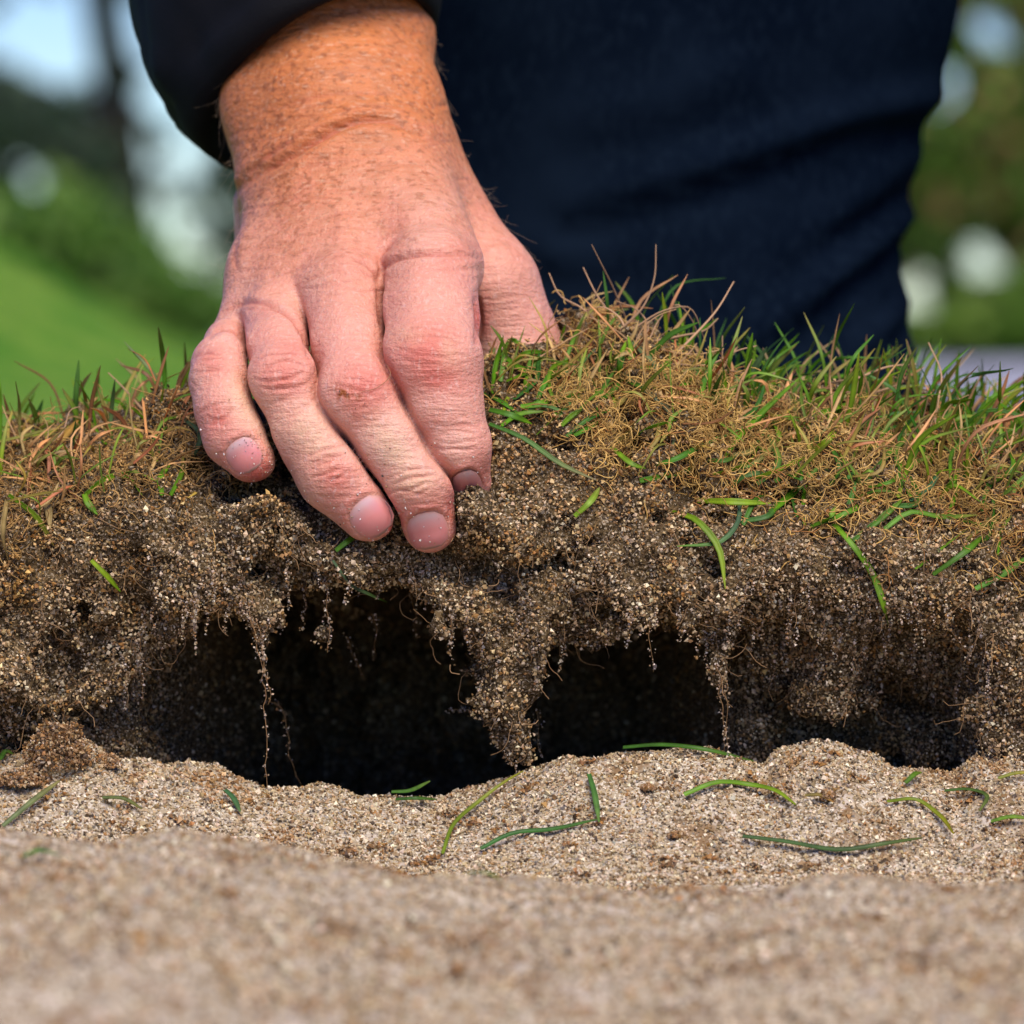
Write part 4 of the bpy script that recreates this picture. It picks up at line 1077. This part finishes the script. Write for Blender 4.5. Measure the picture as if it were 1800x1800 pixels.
# ------------------------------------------------------------------ trees behind
def leaf_cloud(cent, rad, n, size, colr, r, gaps=()):
    p = r.normal(size=(n, 3)); p /= np.linalg.norm(p, axis=1, keepdims=True)
    p = np.asarray(cent) + p * (r.random((n, 1)) ** (1 / 2.2)) * np.asarray(rad)
    cl = fbm(p, 1.0 / 0.28, 3, 2)
    keep = cl > -0.35
    for gx_, gz_, gr in gaps:
        keep &= np.hypot(p[:, 0] - gx_, p[:, 2] - gz_) > gr
    return p[keep]
def leaves_mesh(p, size, colr, r):
    n = len(p); R = rotations(n, r)
    base = np.array([[-0.5, 0, 0], [0, -0.32, 0.05], [0.5, 0, 0], [0, 0.32, 0.05]])
    s = size * r.uniform(0.7, 1.3, (n, 1, 1))
    V = np.einsum('nij,kj->nki', R, base) * s + p[:, None]
    Q = np.arange(n * 4).reshape(n, 4)
    c = np.array(colr)[r.integers(len(colr), size=n)] * r.uniform(0.7, 1.3, (n, 1))
    return V.reshape(-1, 3), Q, np.repeat(c, 4, axis=0)
def gap_list(y, items): return [(P(a, b, y)[0], P(a, b, y)[2], RP(rr, y)) for a, b, rr in items]
def tree(label, base, limbs, clouds, colr, gaps, seed, leaf=0.05, cat='tree'):
    r = np.random.default_rng(seed)
    t = empty('tree', base, label, cat, 'trees beyond the lawn')
    parts = []
    for pts, r0, r1 in limbs:
        q = resample(np.array(pts, float), 10); q[1:-1] += r.normal(0, 0.012, (8, 3))
        parts.append(tube(q, np.linspace(r0, r1, 10), 8))
    V, Q = join(parts); make('trunk', V, Q, M_bark, parent=t)
    p = np.concatenate([leaf_cloud(c, rd, n, leaf, colr, r, gaps) for c, rd, n in clouds])
    V, Q, C = leaves_mesh(p, leaf, colr, r)
    make('crown', V, Q, M_leaf, parent=t, col=C, smooth=False)
DG = [(0.045, 0.085, 0.045), (0.07, 0.11, 0.06), (0.06, 0.075, 0.055)]
MG = [(0.14, 0.27, 0.025), (0.17, 0.25, 0.04), (0.11, 0.20, 0.03)]
OG = [(0.30, 0.18, 0.07), (0.15, 0.22, 0.04), (0.24, 0.14, 0.06), (0.13, 0.21, 0.04)]
y = 10.0
gl = gap_list(y, [(60,330,42),(120,85,80),(35,50,70),(130,10,40),(205,190,50),(265,60,62),(300,170,52),(265,285,36),(335,300,36),(285,375,44),(312,440,48),(385,500,50),(375,370,30),(345,240,44),(115,250,24),(200,390,28),(225,330,26),(150,300,20),(20,290,18),(95,395,22),(250,440,24),(330,395,26),(170,440,18),(360,450,30),(40,220,16),(250,240,26)])
tree('dark leafy tree with leaning trunk behind the grassy bank', (P(250,600,y)[0], y, 0.0),
     [([P(250,620,y), P(215,250,y), P(165,0,y), P(120,-400,y), P(100,-1500,y)], 0.045, 0.03), ([P(215,250,y), P(90,215,y), P(-80,225,y)], 0.03, 0.015), ([P(165,0,y), P(330,-300,y), P(500,-900,y)], 0.03, 0.015), ([P(100,-900,y), P(-300,-1700,y)], 0.03, 0.01)],
     [(P(60,260,y), (0.42, 0.5, 0.17), 2600), (P(225,140,y), (0.07, 0.3, 0.30), 500), (P(330,380,y), (0.30, 0.5, 0.24), 2200), (P(150,380,y), (0.34, 0.5, 0.18), 1900), (P(-250,150,y), (0.5, 0.6, 0.5), 1800), (P(100,-900,y), (1.3, 1.2, 0.8), 5000), (P(-500,-500,y), (0.8, 1.0, 0.8), 3000)], DG, gl, 81)
y = 9.0
gl = gap_list(y, [(1740,60,50),(1672,145,46),(1640,200,24),(1720,455,52),(1615,508,46),(1800,130,26),(1655,640,40),(1560,540,30),(1760,640,40),(1775,470,30),(1690,300,18),(1780,280,20),(1650,400,18),(1790,80,24),(1690,60,20),(1670,560,26)])
tree('green and rusty leafed tree beyond the crouching person', (P(1830,640,y)[0], y, 0.0),
     [([P(1830,660,y), P(1850,200,y), P(1820,-500,y), P(1830,-1500,y)], 0.05, 0.03), ([P(1850,200,y), P(1740,120,y), P(1640,-50,y)], 0.02, 0.01), ([P(1820,-500,y), P(2100,-1300,y)], 0.03, 0.012)],
     [(P(1720,230,y), (0.24, 0.5, 0.15), 2400), (P(1740,360,y), (0.26, 0.5, 0.17), 2600), (P(1730,520,y), (0.26, 0.5, 0.13), 2200), (P(1760,70,y), (0.24, 0.4, 0.22), 2600), (P(1930,200,y), (0.2, 0.5, 0.5), 1300), (P(1800,-900,y), (1.2, 1.1, 0.8), 4500), (P(1500,-200,y), (0.4, 0.5, 0.35), 900)], OG + MG, gl, 83)
tree('low bright green shrub beside the gravel path', (P(1740,640,y - 0.6)[0], y - 0.6, 0.0),
     [([P(1740,650,y - 0.6), P(1745,560,y - 0.6), P(1750,530,y - 0.6)], 0.012, 0.006)],
     [(P(1745,560,y - 0.6), (0.17, 0.16, 0.06), 600), (P(1790,520,y - 0.6), (0.08, 0.14, 0.06), 250)], MG, gap_list(y - 0.6, [(1720,455,62),(1615,508,50),(1655,612,40)]), 85, 0.04, 'shrub')
y = 13.0
tree('distant round dark tree standing between the other trees', (P(900,600,y)[0], y, -0.02),
     [([P(900,600,y), P(910,300,y), P(880,-400,y), P(900,-1200,y)], 0.07, 0.03), ([P(910,300,y), P(700,0,y), P(560,-300,y)], 0.03, 0.012), ([P(880,-400,y), P(1200,-800,y)], 0.03, 0.012)],
     [(P(900,-300,y), (0.9, 0.9, 0.7), 4000), (P(700,100,y), (0.5, 0.6, 0.4), 1300), (P(1200,50,y), (0.5, 0.6, 0.45), 1300)], DG, [], 87)

# low bushes along the top of the grassy bank
for k, (px, py, w_, lab) in enumerate([(40, 395, 0.16, 'pale green bush on the highest part of the grassy bank'), (175, 465, 0.13, 'yellow green bush halfway down the grassy bank'), (300, 545, 0.12, 'small leafy bush at the foot of the grassy bank beside the hand')]):
    yb = 7.2 + 0.25 * k
    c = P(px, py, yb)
    tree(lab, (c[0], yb, c[2] - 0.08), [([c - [0, 0, 0.08], c, c + [0.01, 0, 0.03]], 0.008, 0.004)], [(c, (w_, 0.12, 0.055), 420), (c + [0.05, 0, 0.02], (w_ * 0.5, 0.1, 0.06), 160)],
         [(0.13, 0.26, 0.03), (0.17, 0.27, 0.05), (0.09, 0.20, 0.03)], [], 91 + k, 0.035, 'bush')

# ------------------------------------------------------------------ loose things on the sand
LOOSE = [
 ([(5,1462),(55,1425),(105,1382)], 2.0, (0.08,0.18,0.06), 'grey green grass blade leaning against the crumb mound on the sand'),
 ([(180,1412),(215,1418),(250,1432)], 1.6, (0.07,0.12,0.02), 'short olive grass scrap on the sand below a round crumb'),
 ([(395,1398),(408,1415),(422,1436)], 1.9, (0.04,0.16,0.06), 'short straight bluish green grass scrap lying on bare sand'),
 ([(688,1402),(720,1390),(756,1373)], 1.7, (0.05,0.17,0.02), 'short grass scrap sticking up at the lowest dip of the pit lip'),
 ([(695,1415),(730,1418),(768,1415)], 1.6, (0.04,0.13,0.02), 'dark grass scrap lying flat beneath the one sticking up at the dip'),
 ([(778,1510),(800,1460),(840,1420),(885,1390),(920,1365)], 1.4, (0.12,0.24,0.02), 'long thin curved yellow green blade climbing the sand to the lip'),
 ([(845,1502),(900,1480),(970,1468),(1050,1455)], 1.9, (0.03,0.14,0.02), 'long dark green blade, lower arm of the corner of two blades'),
 ([(1035,1370),(1045,1410),(1053,1455)], 1.9, (0.05,0.19,0.04), 'short upright blade meeting a long blade at a corner'),
 ([(1095,1324),(1160,1324),(1230,1326),(1325,1338)], 2.0, (0.03,0.15,0.015), 'long straight dark green blade lying along the pit lip'),
 ([(1203,1407),(1260,1390),(1320,1390),(1362,1404),(1398,1424)], 2.2, (0.09,0.30,0.02), 'bright green arched blade bowed on the open sand'),
 ([(1415,1408),(1440,1412),(1465,1420)], 1.5, (0.12,0.15,0.03), 'tiny olive grass scrap beside a straw coloured tuft'),
 ([(1305,1480),(1380,1494),(1480,1504),(1560,1497),(1620,1483)], 2.0, (0.035,0.12,0.03), 'long sagging dark green blade, the longest one on the sand'),
 ([(1560,1419),(1610,1420),(1650,1442),(1676,1480)], 1.7, (0.10,0.22,0.015), 'yellow green blade bent down at its end like a hook'),
 ([(1660,1400),(1700,1402),(1735,1410),(1722,1440)], 1.6, (0.05,0.14,0.03), 'dark blade folded back sharply at its tip'),
 ([(1592,1386),(1605,1378),(1620,1367)], 1.9, (0.06,0.2,0.02), 'stubby grass scrap in the notch of the pit lip'),
 ([(1742,1454),(1775,1451),(1815,1450)], 1.8, (0.08,0.25,0.02), 'bright straight blade end pointing along the sand, running out of view'),
 ([(1755,1378),(1785,1374),(1815,1368)], 1.5, (0.13,0.24,0.03), 'pale green blade near the lip, running out of view'),
 ([(42,1516),(70,1512),(104,1514)], 2.0, (0.05,0.24,0.03), 'blurred bright green scrap on the near sand mound'),
 ([(820,1545),(850,1550),(880,1556)], 1.4, (0.08,0.25,0.03), 'blurred thin green scrap in the near sand hollow'),
 ([(0,1345),(12,1335),(22,1325)], 1.7, (0.05,0.15,0.02), 'green blade tip poking out behind the crumb mound'),
]
for pts, wmm, cb, lab in LOOSE:
    path = np.array([sand_pt(a, b, 0.0015 + 0.0007 * (k % 2)) for k, (a, b) in enumerate(pts)])
    V, Q, C = blade_mesh(path, wmm * 0.00085, np.array([0.1, -0.6, 0.8]), 0.45, tuple(np.array(cb) * [1.25, 1.05, 1]), tuple(np.array(cb) * [2.2, 1.15, 1]), rg, tipw=0.3, basew=0.75, n=15)
    o = make('grass_blade', V, Q, M_blade, col=C, loc=tuple(path[0]))
    tag(o, lab, 'grass blade', 'loose grass blades on the sand')
# crumbs of thatch and soil resting on the sand
def crumb(px, py, rpx, label, colr=(0.20, 0.12, 0.05), seed=1, tall=1.0):
    r = np.random.default_rng(seed)
    c = sand_pt(px, py, 0.0); R_ = RP(rpx, c[1])
    n = int(np.clip(60 + rpx * 42, 80, 2600))
    d = r.normal(size=(n, 3)); d /= np.linalg.norm(d, axis=1, keepdims=True); d[:, 2] = np.abs(d[:, 2]) * tall - 0.1
    p = c + d * R_ * (0.55 + 0.45 * r.random((n, 1)) ** 0.5) * (1 + 0.3 * vn(d, 2.1, seed)[:, None])
    V, F, C = grains(p, r.uniform(0.0003, 0.0006, n), r, [2, 1, 0.7, 0.4, 3, 3, 1, 0.3], np.array([0.95, 0.8, 0.6]))
    o = make('soil_crumb', V, F, M_grain, smooth=False, col=C, loc=tuple(c))
    tag(o, label, 'soil crumb', 'crumbs of soil on the sand')
crumb(105, 1345, 62, 'tall mound of brown soil and root crumbs at the end of the lip', seed=1, tall=1.35)
crumb(186, 1345, 26, 'round brown soil crumb right beside the tall crumb mound', seed=2)
crumb(45, 1375, 46, 'wide low brown crumb heap in front of the tall crumb mound', seed=3, tall=0.7)
crumb(400, 1575, 16, 'small rusty brown crumb on the blurred near sand', seed=4)
crumb(610, 1500, 18, 'low orange brown crumb at the foot of the near sand mound', seed=5, tall=0.6)
crumb(200, 1505, 22, 'flat orange brown crumb smear on the near sand mound', seed=6, tall=0.4)
crumb(1190, 1468, 14, 'dark crumb in a small hollow between the arched and the sagging blade', seed=7, tall=0.5)
crumb(1140, 1385, 14, 'brown crumb patch below the straight blade on the lip', seed=8, tall=0.5)
crumb(810, 1705, 16, 'rusty crumb on the most blurred sand, alone in the middle', seed=9, tall=0.6)
crumb(1455, 1405, 14, 'straw coloured tuft crumb beside a tiny olive scrap', seed=10, tall=1.2)
